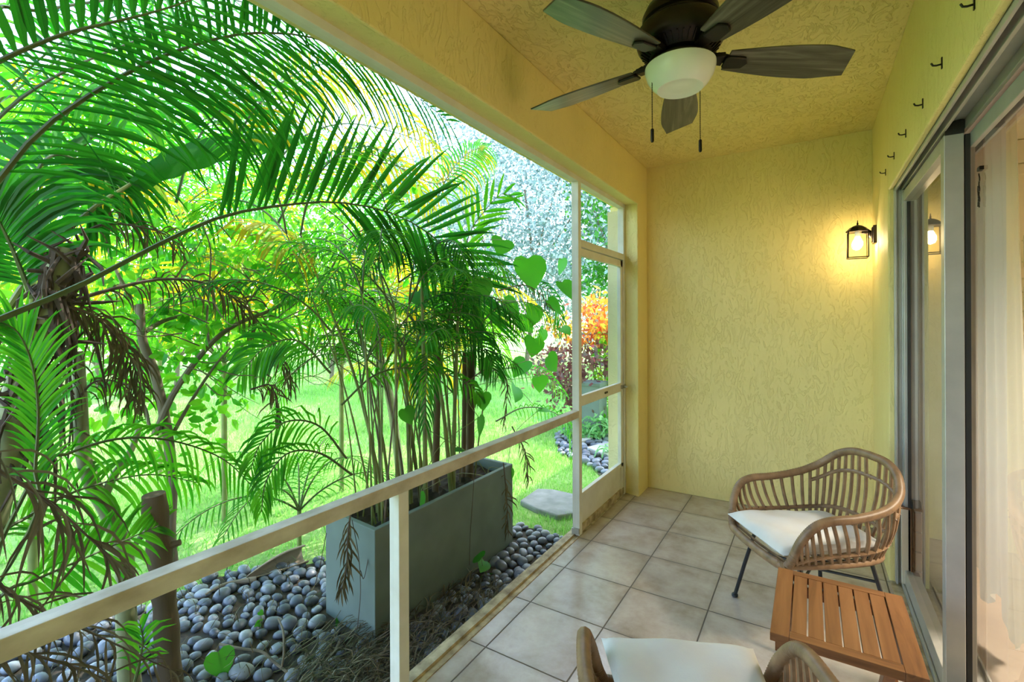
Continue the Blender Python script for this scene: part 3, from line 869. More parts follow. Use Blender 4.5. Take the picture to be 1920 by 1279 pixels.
    b.tube([(-.172, .18, .26), (0, 0, .235), (.172, -.17, .26)], .006, 7).tube([(.172, .18, .26), (0, 0, .242), (-.172, -.17, .26)], .006, 7)
    link_mesh('leg_frame', b, M['steel'], c, world=False, smooth=True)
    return c

def cushion_mesh():
    """soft trapezoid pad, local frame of the chair"""
    n, vs, fs = 26, [], []
    zlo, thick = 0.370, 0.074
    for side in (1, -1):
        for j in range(n + 1):
            for i in range(n + 1):
                u, v = i / n * 2 - 1, j / n * 2 - 1
                y = -.205 + (v + 1) / 2 * .475
                hw = .168 + .040 * (v + 1) / 2
                edge = (1 - abs(u) ** 5) * (1 - abs(v) ** 5)
                pinch = 1 - .05 * (1 - abs(u * v)) * (abs(u) > .97 or abs(v) > .97)
                puff = max(0, edge) ** .5
                w1 = .0035 * math.sin(u * 7 + v * 3) * puff + .003 * math.sin(v * 9 - u * 5) * puff
                vs.append((u * hw * pinch, y, zlo + thick * .5 + side * (thick * .5 * puff * (1 if side > 0 else .85)) + w1))
        base = 0 if side == 1 else (n + 1) ** 2
        for j in range(n):
            for i in range(n):
                a = base + j * (n + 1) + i
                q = (a, a + 1, a + n + 2, a + n + 1)
                fs.append(q if side == 1 else q[::-1])
    return MB().add(vs, fs)

ch1 = make_chair('brown rattan armchair standing by the end wall behind the wooden table')
def face(dx, dy): return math.atan2(dy, dx) - PI / 2
ch1.location = (-0.005, 2.512, 0); ch1.rotation_euler = (0, 0, face(-.80, -.60))
cu1 = link_mesh('seat_cushion', cushion_mesh(), M['cushion'], None, smooth=True)
tag(cu1, 'white seat cushion lying in the chair by the end wall', 'cushion', 'white chair cushions')
cu1.location = ch1.location; cu1.rotation_euler = ch1.rotation_euler
ch2 = copy_tree(ch1)
ch2['label'] = 'brown rattan armchair cut off by the bottom edge of the picture'
ch2.location = (-0.192, 1.10, 0); ch2.rotation_euler = (0, 0, face(-.43, .90))
cu2 = cu1.copy(); COL.objects.link(cu2)
cu2['label'] = 'white seat cushion in the nearest chair at the bottom edge'
cu2.location = Vector(ch2.location) + Vector((-.018, .045, .028)); cu2.rotation_euler = ch2.rotation_euler

# ------------------------------------------------------------------ slatted wooden side table
TZ = 0.44
tx0, tx1, ty0, ty1 = -0.104, 0.252, 1.575, 2.005
t = thing('side_table', 'small slatted orange-brown wooden side table between the two chairs', 'table', ((tx0 + tx1) / 2, (ty0 + ty1) / 2, 0))
fw, fh = 0.048, 0.024
b = MB().box(tx0, tx0 + fw, ty0, ty1, TZ - fh, TZ).box(tx1 - fw, tx1, ty0, ty1, TZ - fh, TZ)
link_mesh('side_rail', MB().box(tx0, tx0 + fw, ty0, ty1, TZ - fh, TZ), M['acacia'], t, bevel=0.0015)
link_mesh('side_rail', MB().box(tx1 - fw, tx1, ty0, ty1, TZ - fh, TZ), M['acacia'], t, bevel=0.0015)
for ya in (ty0, ty1 - .034):
    link_mesh('end_rail', MB().box(tx0 + fw + .0005, tx1 - fw - .0005, ya, ya + .034, TZ - fh, TZ), M['acacia_x'], t, bevel=0.001)
n = 6
gap = 0.0042
wd = (tx1 - tx0 - 2 * fw - gap * (n + 1)) / n
for k in range(n):
    x = tx0 + fw + gap + k * (wd + gap)
    link_mesh('slat', MB().box(x, x + wd, ty0 + .0355, ty1 - .0355, TZ - .016, TZ - .0005), M['acacia'], t, bevel=0.001)
b = MB().box(tx0 + .012, tx0 + .034, ty0 + .02, ty1 - .02, TZ - .062, TZ - fh).box(tx1 - .034, tx1 - .012, ty0 + .02, ty1 - .02, TZ - .062, TZ - fh)
b.box(tx0 + .03, tx1 - .03, ty0 + .05, ty0 + .068, TZ - .055, TZ - fh).box(tx0 + .03, tx1 - .03, ty1 - .068, ty1 - .05, TZ - .055, TZ - fh)
link_mesh('apron', b, M['acacia'], t, bevel=0.001)
for x in (tx0 + .034, tx1 - .060):
    link_mesh('leg', MB().bar((x + .013, ty0 + .03, 0), (x + .013, ty1 - .05, TZ - .03), .026, .032, up=(0, 0, 1)), M['acacia'], t, bevel=0.0015)
    xx = x + (.028 if x < .05 else -.028)
    link_mesh('leg', MB().bar((xx + .013, ty1 - .03, 0), (xx + .013, ty0 + .05, TZ - .03), .026, .032, up=(0, 0, 1)), M['acacia'], t, bevel=0.0015)
link_mesh('stretcher', MB().box(tx0 + .06, tx1 - .06, ty0 + .06, ty0 + .09, .05, .072), M['acacia_x'], t, bevel=0.001)
# ------------------------------------------------------------------ garden ground
GZ = -0.10
def gp(px, py): 
    p = at(px, py, Z=GZ); return (p.x, p.y)
gx = np.linspace(-40, -1.31, 60); 
struct('ground', MB().add([(-45, -14, GZ - .01), (-1.312, -14, GZ - .01), (-1.312, 45, GZ - .01), (-45, 45, GZ - .01)], [(0, 1, 2, 3)])
       .add([(-1.312, -14, GZ - .02), (-1.312, YS, GZ - .02), (30, YS, GZ - .02), (30, -14, GZ - .02)], [(0, 3, 2, 1)])
       .add([(-1.312, YB + .2, GZ - .02), (-1.312, 45, GZ - .02), (30, 45, GZ - .02), (30, YB + .2, GZ - .02)], [(0, 3, 2, 1)]), M['lawn'], label='green lawn beyond the screen')
bed_poly = [(-1.312, -.6), (-2.9, -.6), (-3.3, .55), gp(300, 1140), gp(345, 1108), gp(400, 1082), gp(470, 1072), gp(545, 1064), gp(600, 1052), (-2.35, 2.0), (-2.2, 2.55), gp(962, 985), gp(1000, 990), gp(1040, 1003), gp(1072, 1020), (-1.312, 3.0)]
struct('pebble_bed', MB().prism(bed_poly, GZ - .03, GZ - .004), M['bed'], label='dark soil bed under the pebbles')
bed2_poly = [gp(1085, 790), gp(1172, 790), gp(1170, 908), gp(1135, 902), gp(1105, 872), gp(1050, 852), gp(1040, 815)]
struct('gravel_bed', MB().prism(bed2_poly, GZ - .03, GZ - .004), M['bed'], label='pebble strip beyond the screen door')

def inside(p, poly):
    x, y = p; c = False
    for i in range(len(poly)):
        x1, y1 = poly[i]; x2, y2 = poly[i - 1]
        if (y1 > y) != (y2 > y) and x < (x2 - x1) * (y - y1) / (y2 - y1) + x1:
            c = not c
    return c

# planter box
PX0, PX1, PY0, PY1, PZ = -2.045, -1.650, 1.478, 2.640, 0.415
pl = thing('planter_box', 'long grey concrete planter box standing on the pebbles outside the screen', 'planter', ((PX0 + PX1) / 2, (PY0 + PY1) / 2, GZ))
b = MB(); tk = 0.028
sk = 0.030
def prot(x, y): return (x, y + (PX1 - x) * 0.10)
b.add([(*prot(x, y), z) for z in (GZ, PZ) for x, y in ((PX0, PY0), (PX1, PY0), (PX1, PY1), (PX0, PY1))] + [(*prot(x, y), z) for z in (PZ - .09, PZ) for x, y in ((PX0 + tk, PY0 + tk), (PX1 - tk, PY0 + tk), (PX1 - tk, PY1 - tk), (PX0 + tk, PY1 - tk))],
      [(0, 3, 2, 1), (0, 1, 5, 4), (1, 2, 6, 5), (2, 3, 7, 6), (3, 0, 4, 7), (4, 5, 13, 12), (5, 6, 14, 13), (6, 7, 15, 14), (7, 4, 12, 15), (8, 12, 13, 9), (9, 13, 14, 10), (10, 14, 15, 11), (11, 15, 12, 8)])
link_mesh('box', b, M['concrete'], pl, bevel=0.004)
vs, fs = [], []
for j in range(31):
    for i in range(13):
        x = PX0 + tk + (PX1 - PX0 - 2 * tk) * i / 12; y = PY0 + tk + (PY1 - PY0 - 2 * tk) * j / 30
        vs.append((*prot(x, y), PZ - .065 + random.uniform(-.015, .02)))
for j in range(30):
    for i in range(12):
        a = j * 13 + i; fs.append((a, a + 1, a + 14, a + 13))
link_mesh('soil', MB().add(vs, fs), M['soil'], pl)

# ------------------------------------------------------------------ pebbles
def pebble_mesh(seed, seg=10, rings=7):
    r = random.Random(seed)
    sx, sy, sz = 0.5, r.uniform(.34, .44), r.uniform(.22, .33)
    e = r.uniform(2.0, 2.6); tilt = r.uniform(-.25, .25); egg = r.uniform(-.18, .18)
    vs = [(0, 0, -sz)]
    for j in range(1, rings):
        ph = -PI / 2 + PI * j / rings
        for k in range(seg):
            a = 2 * PI * k / seg
            cx, cy, cz = math.cos(ph) * math.cos(a), math.cos(ph) * math.sin(a), math.sin(ph)
            f = lambda t: math.copysign(abs(t) ** (2 / e), t)
            x, y, z = sx * f(cx), sy * f(cy) * (1 + egg * cx), sz * cz * (1 + tilt * cx)
            vs.append((x, y, z))
    vs.append((0, 0, sz))
    fs = [(0, 1 + (k + 1) % seg, 1 + k) for k in range(seg)]
    for j in range(rings - 2):
        for k in range(seg):
            a = 1 + j * seg + k; b2 = 1 + j * seg + (k + 1) % seg
            fs.append((a, b2, b2 + seg, a + seg))
    n = len(vs) - 1; s0 = 1 + (rings - 2) * seg
    fs += [(s0 + k, s0 + (k + 1) % seg, n) for k in range(seg)]
    return vs, fs
PROT = [pebble_mesh(s) for s in range(6)]
pm = []
for k, (vs, fs) in enumerate(PROT):
    me = bpy.data.meshes.new('river_pebble')
    me.from_pydata(vs, [], fs); me.materials.append(M['pebble'])
    me.polygons.foreach_set('use_smooth', [True] * len(fs)); me.update()
    pm.append(me)
class Hash:
    def __init__(self, c): self.c, self.d = c, {}
    def near(self, x, y, r):
        k = int(math.ceil(r / self.c)); i, j = int(x // self.c), int(y // self.c)
        for a in range(i - k, i + k + 1):
            for b2 in range(j - k, j + k + 1):
                for q in self.d.get((a, b2), ()): yield q
    def put(self, q): self.d.setdefault((int(q[0] // self.c), int(q[1] // self.c)), []).append(q)
def scatter(poly, n, smin, smax, block, k=.80):
    hs, out = Hash(.1), []
    xs = [p[0] for p in poly]; ys = [p[1] for p in poly]
    rr = random.Random(11)
    for _ in range(n):
        x, y = rr.uniform(min(xs), max(xs)), rr.uniform(min(ys), max(ys))
        if not inside((x, y), poly) or block(x, y): continue
        s = rr.uniform(smin, smax) if rr.random() > .12 else rr.uniform(smax, smax * 1.25)
        if any((q[0] - x) ** 2 + (q[1] - y) ** 2 < ((q[2] + s) * .5 * k) ** 2 for q in hs.near(x, y, .13)): continue
        q = (x, y, s, rr.uniform(0, 6.28), rr.randrange(6), rr.uniform(-.3, .3), rr.uniform(-.3, .3))
        hs.put(q); out.append(q)
    return out
def block1(x, y):
    if PX0 - .03 < x < PX1 + .03 and PY0 - .03 < y < PY1 + .07: return True
    # the bare, root-filled patch in front of the planter's near end
    if -1.95 < x < -1.32 and 1.02 < y < 1.50 and random.random() < .72: return True
    if -1.66 < x < -1.32 and 1.4 < y < 1.95: return random.random() < .6
    for (ax, ay, rad) in ((-2.19, .88, .075), (-2.30, .80, .06), (-3.34, 1.38, .05), (-2.42, 1.02, .08)):
        if (x - ax) ** 2 + (y - ay) ** 2 < rad ** 2: return True
    return False
pebs = scatter(bed_poly, 26000, .05, .082, block1)
pebs2 = scatter(bed2_poly, 9000, .07, .11, lambda x, y: False)
def seen(q):
    px, py, d = pix((q[0], q[1], GZ + .02))
    if not (0 <= px <= 1100 and py < 1290): return -1
    if d <= .2: return -1
    if 610 < px < 960 and py < 1230 and q[0] < PX1 + .02 and q[1] > PY0: return -1
    rail_y = 1199.9 - 0.395 * px
    if rail_y - 8 < py < rail_y + 40: return -1
    if 733 < px < 767: return -1
    return q[2] / d
vis = sorted([(seen(q), i) for i, q in enumerate(pebs)], reverse=True)
chosen = [i for s, i in vis if s > 0][:300]
cs = set(chosen)
PLAB = 'smooth blue-grey river pebble lying loose in the bed around the planter'
first = None
for i in chosen:
    x, y, s, rz, k, rx, ry = pebs[i]
    if first is None:
        o = bpy.data.objects.new('river_pebble', pm[k]); first = o
    else:
        o = first.copy(); o.data = pm[k]
    COL.objects.link(o)
    o.location = (x, y, GZ + s * .19); o.rotation_euler = (rx, ry, rz); o.scale = (s, s, s)
    tag(o, PLAB, 'pebble', 'river pebbles around the planter')
b = MB()
for i, q in enumerate(pebs):
    if i in cs: continue
    pp = (q[0], q[1], GZ); px, py, d = pix(pp)
    if d < .15: continue
    vs, fs = PROT[q[4]]
    c0, s0 = math.cos(q[3]), math.sin(q[3])
    b.add([(q[0] + q[2] * (c0 * v[0] - s0 * v[1]), q[1] + q[2] * (s0 * v[0] + c0 * v[1]), GZ + q[2] * (.19 + v[2] + v[0] * q[5] * .6)) for v in vs], fs)
for q in pebs2:
    vs, fs = PROT[q[4]]
    c0, s0 = math.cos(q[3]), math.sin(q[3])
    b.add([(q[0] + q[2] * (c0 * v[0] - s0 * v[1]), q[1] + q[2] * (s0 * v[0] + c0 * v[1]), GZ + q[2] * (.19 + v[2])) for v in vs], fs)
o = link_mesh('pebble_gravel', b, M['pebble'], None, smooth=True)
tag(o, 'blue-grey pebbles filling the beds beyond the nearest loose ones', 'pebbles', kind='stuff')
print('PEBBLES', len(pebs), len(pebs2), len(chosen))

# flagstones
def flag(name_label, pts, z, mat):
    o = link_mesh('stepping_stone', MB().prism(pts, GZ - .02, z), mat, None, bevel=0.012)
    return tag(o, name_label, 'stone', 'stepping stones in the garden')
flag('grey weathered stepping stone in the grass left of the white post', [gp(975, 945), gp(1008, 922), gp(1040, 924), gp(1075, 932), gp(1095, 950), gp(1085, 968), gp(1046, 974), gp(1005, 960)], GZ + .03, M['flag_grey'])
flag('pale pinkish flagstone in the pebbles behind the door, the nearer one', [gp(1100, 846), gp(1130, 838), gp(1165, 838), gp(1190, 850), gp(1185, 872), gp(1155, 868), gp(1122, 855)], GZ + .05, M['flag'])
flag('pale flagstone behind the door, partly hidden by the post', [gp(1070, 815), gp(1100, 812), gp(1116, 822), gp(1106, 832), gp(1080, 836)], GZ + .05, M['flag'])

# ------------------------------------------------------------------ lawn grass (blades nobody could count)
def grass():
    vs, fs = [], []
    rr = random.Random(5)
    patches = [(52000, -9.5, -2.2, .6, 9.0, .035, .075, .006), (9000, -2.6, -1.33, 2.6, 4.6, .02, .05, .004), (14000, -16, -4, 3, 18, .05, .09, .012)]
    for n, x0, x1, y0, y1, h0, h1, wd in patches:
        for _ in range(n):
            x, y = rr.uniform(x0, x1), rr.uniform(y0, y1)
            if inside((x, y), bed_poly) or inside((x, y), bed2_poly): continue
            px, py, d = pix((x, y, GZ))
            if d < .3 or px < -30 or px > 1200: continue
            p_st = ((x + 1.74) ** 2 / .06 + (y - 3.36) ** 2 / .07)
            if p_st < 1: continue
            h, a = rr.uniform(h0, h1), rr.uniform(0, 6.28)
            dx, dy = math.cos(a) * wd * rr.uniform(.5, 1), math.sin(a) * wd * rr.uniform(.5, 1)
            lx, ly = rr.gauss(0, .5) * h, rr.gauss(0, .5) * h
            b0 = len(vs)
            vs += [(x - dx, y - dy, GZ - .012), (x + dx, y + dy, GZ - .012), (x + lx, y + ly, GZ + h)]
            fs.append((b0, b0 + 1, b0 + 2))
    return MB().add(vs, fs)
o = link_mesh('lawn_grass', grass(), M['grass'], None)
tag(o, 'short bright green grass of the lawn and moss beside the planter', 'grass', kind='stuff')

# dry litter: fibres and fallen leaflets in the bed
def litter():
    b = MB(); rr = random.Random(3)
    def strand(x, y, L0, a, z=GZ + .012, w=.003):
        n = 5; pts = []
        c = rr.uniform(-1, 1)
        for i in range(n):
            t = i / (n - 1)
            pts.append(Vector((x + math.cos(a + c * t) * L0 * t, y + math.sin(a + c * t) * L0 * t, z + rr.uniform(0, .02) + .03 * math.sin(t * PI))))
        vs, fs = [], []
        for i, p in enumerate(pts):
            s = Vector((-math.sin(a + c * i / 4), math.cos(a + c * i / 4), 0)) * (w * (1 - .6 * i / 4))
            vs += [p - s, p + s]
        fs = [(2 * i, 2 * i + 1, 2 * i + 3, 2 * i + 2) for i in range(n - 1)]
        b.add(vs, fs)
    for _ in range(420):
        x, y = rr.gauss(-1.60, .14), rr.gauss(1.25, .16)
        if inside((x, y), [(PX0, PY0), (PX1, PY0), (PX1, PY1), (PX0, PY1)]) or x > -1.34: continue
        strand(x, y, rr.uniform(.08, .26), R(rr.uniform(20, 100)), GZ + rr.uniform(.005, .05))
    for _ in range(260):
        x, y = rr.uniform(-1.63, -1.34), rr.uniform(1.4, 2.1)
        strand(x, y, rr.uniform(.05, .2), R(rr.uniform(40, 130)), GZ + rr.uniform(.01, .03))
    for _ in range(260):
        x, y = rr.uniform(-2.9, -1.4), rr.uniform(.5, 1.6)
        if PX0 - .02 < x < PX1 + .02 and y > PY0 - .1: continue
        strand(x, y, rr.uniform(.05, .16), rr.uniform(0, 6.28), GZ + rr.uniform(.03, .055), .002)
    return b
o = link_mesh('dry_litter', litter(), M['straw'], None)
tag(o, 'brown tangle of dry palm fibres on the soil at the planter foot', 'litter', kind='stuff')

# curled palm sheath and fallen twig on the pebbles
c = thing('dried_palm_sheath', 'curled brown palm leaf sheath lying at the edge of the grass', 'dead leaf', (*gp(520, 1078), GZ))
p = gp(520, 1076)
ax = Vector((at(545, 1062, Z=GZ) - at(480, 1085, Z=GZ))).normalized()
b = MB(); vs, fs = [], []
cr = Vector((-ax.y, ax.x, 0))
for i in range(16):
    t = i / 15
    r = .012 + .048 * math.sin(min(1, t * 1.25) * PI * .5)
    o0 = Vector((p[0], p[1], GZ + .03)) + ax * (-.16 + .32 * t)
    for k in range(15):
        a = R(205) + R(250) * k / 14
        vs.append(o0 + cr * (r * math.cos(a)) + Vector((0, 0, max(-.03, r * .85 * math.sin(a) + r * .5))))
for i in range(15):
    for k in range(14):
        a = i * 15 + k; fs.append((a, a + 1, a + 16, a + 15))
s = link_mesh('sheath', b.add(vs, fs), M['sheath'], c, smooth=True)
so = s.modifiers.new('thick', 'SOLIDIFY'); so.thickness = .004
link_mesh('stalk', MB().tube(spline([at(480, 1086, Z=GZ + .03), at(455, 1090, Z=GZ + .03), at(420, 1096, Z=GZ + .035), at(385, 1115, Z=GZ + .03)], 12), [.014, .016, .016, .015, .013, .011, .010, .009, .008, .007, .006, .005], 8), M['sheath'], c, smooth=True)
c = thing('fallen_twig', 'bent bare grey twig lying across the pebbles', 'twig', (*gp(480, 1225), GZ))
b = MB().tube(spline([at(412, 1208, Z=GZ + .05), at(450, 1216, Z=GZ + .06), at(490, 1222, Z=GZ + .06), at(512, 1240, Z=GZ + .05), at(540, 1262, Z=GZ + .03)], 20), .0055, 7)
b.tube(spline([at(528, 1252, Z=GZ + .05), at(532, 1225, Z=GZ + .08), at(531, 1185, Z=GZ + .10), at(522, 1160, Z=GZ + .10)], 14), .0045, 7)
link_mesh('stem', b, M['bark'], c, smooth=True)

# ------------------------------------------------------------------ plant builders
def leaflet(b, base, d, nrm, length, width, droop, mi=0, nseg=5, curl=0.0):
    """one narrow palm leaflet: strip with a V fold that bends under its own weight"""
    d = d.normalized()
    p = Vector(base)
    vs, fs = [], []
    step = length / nseg
    dirv = d.copy()
    prof = (0.35, 0.95, 1.0, 0.80, 0.48, 0.04) if nseg == 5 else (0.4, 1.0, .8, .04)
    for i in range(nseg + 1):
        s = dirv.cross(nrm)
        s = s.normalized() if s.length > 1e-5 else dirv.orthogonal().normalized()
        n2 = s.cross(dirv)
        w = width * prof[i] * .5
        vs += [p - s * w + n2 * (w * .35), p, p + s * w + n2 * (w * .35)]
        dirv = (dirv + Vector((0, 0, -1)) * (droop * (i + .5) / nseg) + s * curl / nseg).normalized()
        p = p + dirv * step
    for i in range(nseg):
        a = 3 * i
        fs += [(a, a + 1, a + 4, a + 3), (a + 1, a + 2, a + 5, a + 4)]
    b.add(vs, fs, mi)

def frond_mb(line, nrm, n=44, length=.36, width=.024, droop=.35, ang=52, start=.12, sides=(1, -1), r0=.010, seed=0, jitter=.08, lift=.0, len2=None, start2=None, nseg=5, minlen=.28, droop2=None, wild=0.0):
    """pinnate palm frond along a 3-D line. material 0 leaflets, 1 midrib"""
    rr = random.Random(seed)
    b = MB()
    m = 26
    pts = spline(line, m)
    b.tube(pts, [r0 * (1 - .86 * i / (m - 1)) + .0008 for i in range(m)], 6, mi=1)
    nrm = Vector(nrm).normalized()
    for k in range(n):
        t0 = (k + .5) / n
        for sd in sides:
            st = start if (sd == 1 or start2 is None) else start2
            t = st + (1 - st) * t0 + rr.uniform(-.004, .004) + (.004 if sd < 0 else 0)
            t = min(.995, t)
            u = t * (m - 1); i = min(int(u), m - 2)
            p = pts[i].lerp(pts[i + 1], u - i)
            T = (pts[i + 1] - pts[i]).normalized()
            nn = (nrm - T * nrm.dot(T)).normalized()
            S = T.cross(nn) * sd
            a = R(ang * (1 - .45 * t0 ** 2)) * rr.uniform(.93, 1.07)
            LL = (length if (sd == 1 or len2 is None) else len2)
            ll = LL * (minlen + (1 - minlen) * math.sin(PI * (.12 + .80 * t0)) ** .8) * rr.uniform(1 - jitter, 1 + jitter)
            d = S * math.sin(a) + T * math.cos(a) + nn * (lift + rr.uniform(-.06, .06))
            if wild:
                d = d + Vector((rr.gauss(0, wild), rr.gauss(0, wild), rr.gauss(0, wild)))
                if rr.random() < .18: continue
            dp = droop if (sd == 1 or droop2 is None) else droop2
            leaflet(b, p, d, nn, ll, width * rr.uniform(.85, 1.1) * (.75 + .25 * math.sin(PI * t0)), dp * rr.uniform(.7, 1.3), 0, nseg, rr.uniform(-.1, .1) + (rr.gauss(0, 1.1) if wild else 0))
    return b

def frond(parent, line, nrm, mat, rib=None, name='frond', **k):
    return link_mesh(name, frond_mb(line, nrm, **k), [mat, rib or M['rachis']], parent)

def arch(base, az, elev, length, bend, n=6, side=0.0):
    """rachis line: leaves base at elevation, arches over"""
    p = Vector(base); pts = [p.copy()]
    for i in range(n):
        e = elev - bend * ((i + .5) / n) ** 1.3
        a = az + side * i / n
        p = p + Vector((math.cos(a) * math.cos(e), math.sin(a) * math.cos(e), math.sin(e))) * (length / n)
        pts.append(p.copy())
    return pts

def leaf_cloud(b, centers, size, rr, mi=0, elong=2.0, flat=0.0):
    """broad small leaves (folded diamonds) at the given points"""
    n = len(centers)
    c = np.asarray(centers, float)
    d = rr.normal(size=(n, 3)); d[:, 2] *= (1 - flat); d[:, 2] -= .25
    d /= np.linalg.norm(d, axis=1)[:, None]
    q = rr.normal(size=(n, 3)); q[:, 2] *= .5
    s = np.cross(d, q); s /= np.linalg.norm(s, axis=1)[:, None] + 1e-9
    nn = np.cross(s, d)
    L0 = size * rr.uniform(.65, 1.25, n)[:, None]
    w = L0 / elong
    v = np.stack([c, c + d * L0 * .30 - s * w * .42 + nn * w * .12, c + d * L0 * .42 + d * 0, c + d * L0 * .30 + s * w * .42 + nn * w * .12,
                  c + d * L0 * .68 - s * w * .34 + nn * w * .08, c + d * L0 + nn * (-w * .1), c + d * L0 * .68 + s * w * .34 + nn * w * .08], 1).reshape(-1, 3)
    base = len(b.v)
    b.v += [tuple(x) for x in v]
    for i in range(n):
        a = base + 7 * i
        b.f += [(a, a + 1, a + 2), (a, a + 2, a + 3), (a + 1, a + 4, a + 5, a + 2), (a + 2, a + 5, a + 6, a + 3)]
        b.m += [mi] * 4

def leaf_quads(b, centers, size, rr, mi=0, elong=1.8):
    """cheaper leaves for far crowns"""
    n = len(centers); c = np.asarray(centers, float)
    d = rr.normal(size=(n, 3)); d[:, 2] -= .3; d /= np.linalg.norm(d, axis=1)[:, None]
    q = rr.normal(size=(n, 3)); s = np.cross(d, q); s /= np.linalg.norm(s, axis=1)[:, None] + 1e-9
    L0 = size * rr.uniform(.6, 1.3, n)[:, None]; w = L0 / elong
    v = np.stack([c, c + d * L0 * .45 - s * w * .5, c + d * L0, c + d * L0 * .45 + s * w * .5], 1).reshape(-1, 3)
    base = len(b.v)
    b.v += [tuple(x) for x in v]
    b.f += [(base + 4 * i, base + 4 * i + 1, base + 4 * i + 2, base + 4 * i + 3) for i in range(n)]
    b.m += [mi] * n

def clumps(center, rad, n_cl, n_leaf, rr, cl=.35, shell=.55):
    out = []
    for _ in range(n_cl):
        d = rr.normal(size=3); d /= np.linalg.norm(d)
        r = shell + (1 - shell) * rr.random() ** .5
        cc = np.array(center) + d * np.array(rad) * r
        out.append(cc + rr.normal(size=(n_leaf, 3)) * np.array(rad) * cl * .5)
    return np.concatenate(out)

def heart_leaf(b, base, d, nrm, L0, mi=0, fold=.18):
    d, nrm = Vector(d).normalized(), Vector(nrm).normalized()
    s = d.cross(nrm).normalized(); n2 = s.cross(d)
    out = [(0, 0), (-.10, .20), (-.04, .40), (.14, .52), (.38, .50), (.62, .36), (.82, .18), (1, 0)]
    mid = [(0, 0), (.03, 0), (.12, 0), (.25, 0), (.42, 0), (.62, 0), (.82, 0), (1, 0)]
    base = Vector(base)
    def P(x, y, k): return base + d * (x * L0) + s * (y * L0) + n2 * (abs(y) * L0 * fold - .12 * L0 * x * x) 
    vs = [P(x, 0, 0) for x, _ in mid]
    for sg in (1, -1):
        vs += [P(x, y * sg, 0) for x, y in out]
    fs = []
    for g in range(2):
        o = 8 + g * 8
        for i in range(7):
            q = (i, i + 1, o + i + 1, o + i)
            fs.append(q if g else q[::-1])
    b.add(vs, fs, mi)

def V(px, py, X): return at(px, py, X=X)
def line_px(pts, X0, X1=None):
    n = len(pts)
    return [at(px, py, X=X0 + ((X1 if X1 is not None else X0) - X0) * i / (n - 1)) for i, (px, py) in enumerate(pts)]
CAMN = Vector((.85, -.5, .12))      # towards the porch
# ------------------------------------------------------------------ near palms: the fronds that sweep across the screen
pB = thing('areca_palm', 'big green palm outside left whose long fronds arch across the whole screen', 'palm', (-1.98, 0.02, GZ))
PT = Vector((-1.78, .13, 1.22))
link_mesh('trunk', MB().tube(spline([(-1.98, .02, GZ), (-1.92, .05, .6), PT], 14), [.055 - .0015 * i for i in range(14)], 12), M['bark_green'], pB, smooth=True)
H1 = [PT] + line_px([(-60, 625), (0, 598), (150, 535), (300, 457), (420, 405), (540, 384), (640, 380), (740, 402), (820, 450), (880, 520), (908, 590)], -1.66, -1.84)
frond(pB, H1, CAMN, M['fr_dark'], n=42, length=.44, len2=.72, width=.031, droop=.45, droop2=.06, ang=47, start=.62, start2=.435, r0=.0085, seed=1, minlen=.5)
H2 = [PT] + line_px([(-60, 420), (0, 335), (90, 233), (233, 140), (333, 95), (433, 67), (510, 62), (590, 72), (680, 110), (760, 165), (842, 228)], -1.58, -1.72)
frond(pB, H2, CAMN, M['fr_dark'], n=46, length=.50, len2=.30, droop2=.1, width=.018, droop=.5, ang=50, start=.18, start2=.36, r0=.007, seed=2)
H3 = [PT] + line_px([(-60, 160), (0, 115), (65, 85), (133, 60), (210, 42), (290, 22), (370, -5), (460, -50)], -1.50, -1.62)
frond(pB, H3, CAMN, M['fr_dark'], n=22, length=.66, len2=.34, droop2=.1, width=.021, droop=.75, ang=48, start=.17, r0=.006, seed=3)
H4 = [PT] + line_px([(-80, 330), (20, 200), (150, 120), (300, 60), (430, 20), (560, -30)], -1.85, -2.2)
frond(pB, H4, CAMN, M['fr_dark'], n=22, length=.60, len2=.40, width=.017, droop=.65, ang=52, start=.23, r0=.006, seed=4)
H6 = [PT] + line_px([(-50, 60), (80, 20), (200, 0), (330, -15), (480, 10), (600, 55), (690, 100)], -2.1, -2.35)
frond(pB, H6, CAMN, M['fr_mid'], n=26, length=.52, len2=.36, width=.018, droop=.6, ang=52, start=.19, r0=.006, seed=42)

pA = thing('areca_palm', 'palm with ringed grey-green trunk at the left edge and brown dead fronds', 'palm', (-2.22, .12, GZ))
TA = Vector(tuple(at(-75, 1180, X=-2.2)))
tl = [Vector((TA.x - .02, TA.y - .05, GZ)), at(-75, 1180, X=-2.2), at(-35, 1010, X=-2.2), at(5, 860, X=-2.2), at(32, 760, X=-2.2), at(62, 660, X=-2.2), at(98, 560, X=-2.22), at(122, 470, X=-2.25)]
b = MB(); sp = spline(tl, 90)
b.tube(sp, [(.058 - .022 * i / 89) * (1.0 + (.05 if i % 7 == 0 else 0)) for i in range(90)], 14)
link_mesh('trunk', b, M['bark_green'], pA, smooth=True)
b = MB(); rr = random.Random(9)
for k in range(170):                                       # fibrous brown sheath round the crown
    i = rr.randrange(48, 90); a = rr.uniform(0, 6.28)
    p = sp[i] + Vector((math.cos(a), math.sin(a), 0)) * rr.uniform(.03, .055)
    q = p + Vector((rr.gauss(0, .06), rr.gauss(0, .06), rr.uniform(-.34, .12)))
    b.tube([p, (p + q) / 2 + Vector((math.cos(a), math.sin(a), 0)) * .025, q], [rr.uniform(.006, .014), .007, .002], 5)
link_mesh('fibre_sheath', b, M['fibre'], pA)
DRY = dict(mat=M['fr_dry'], rib=M['rachis_dry'])
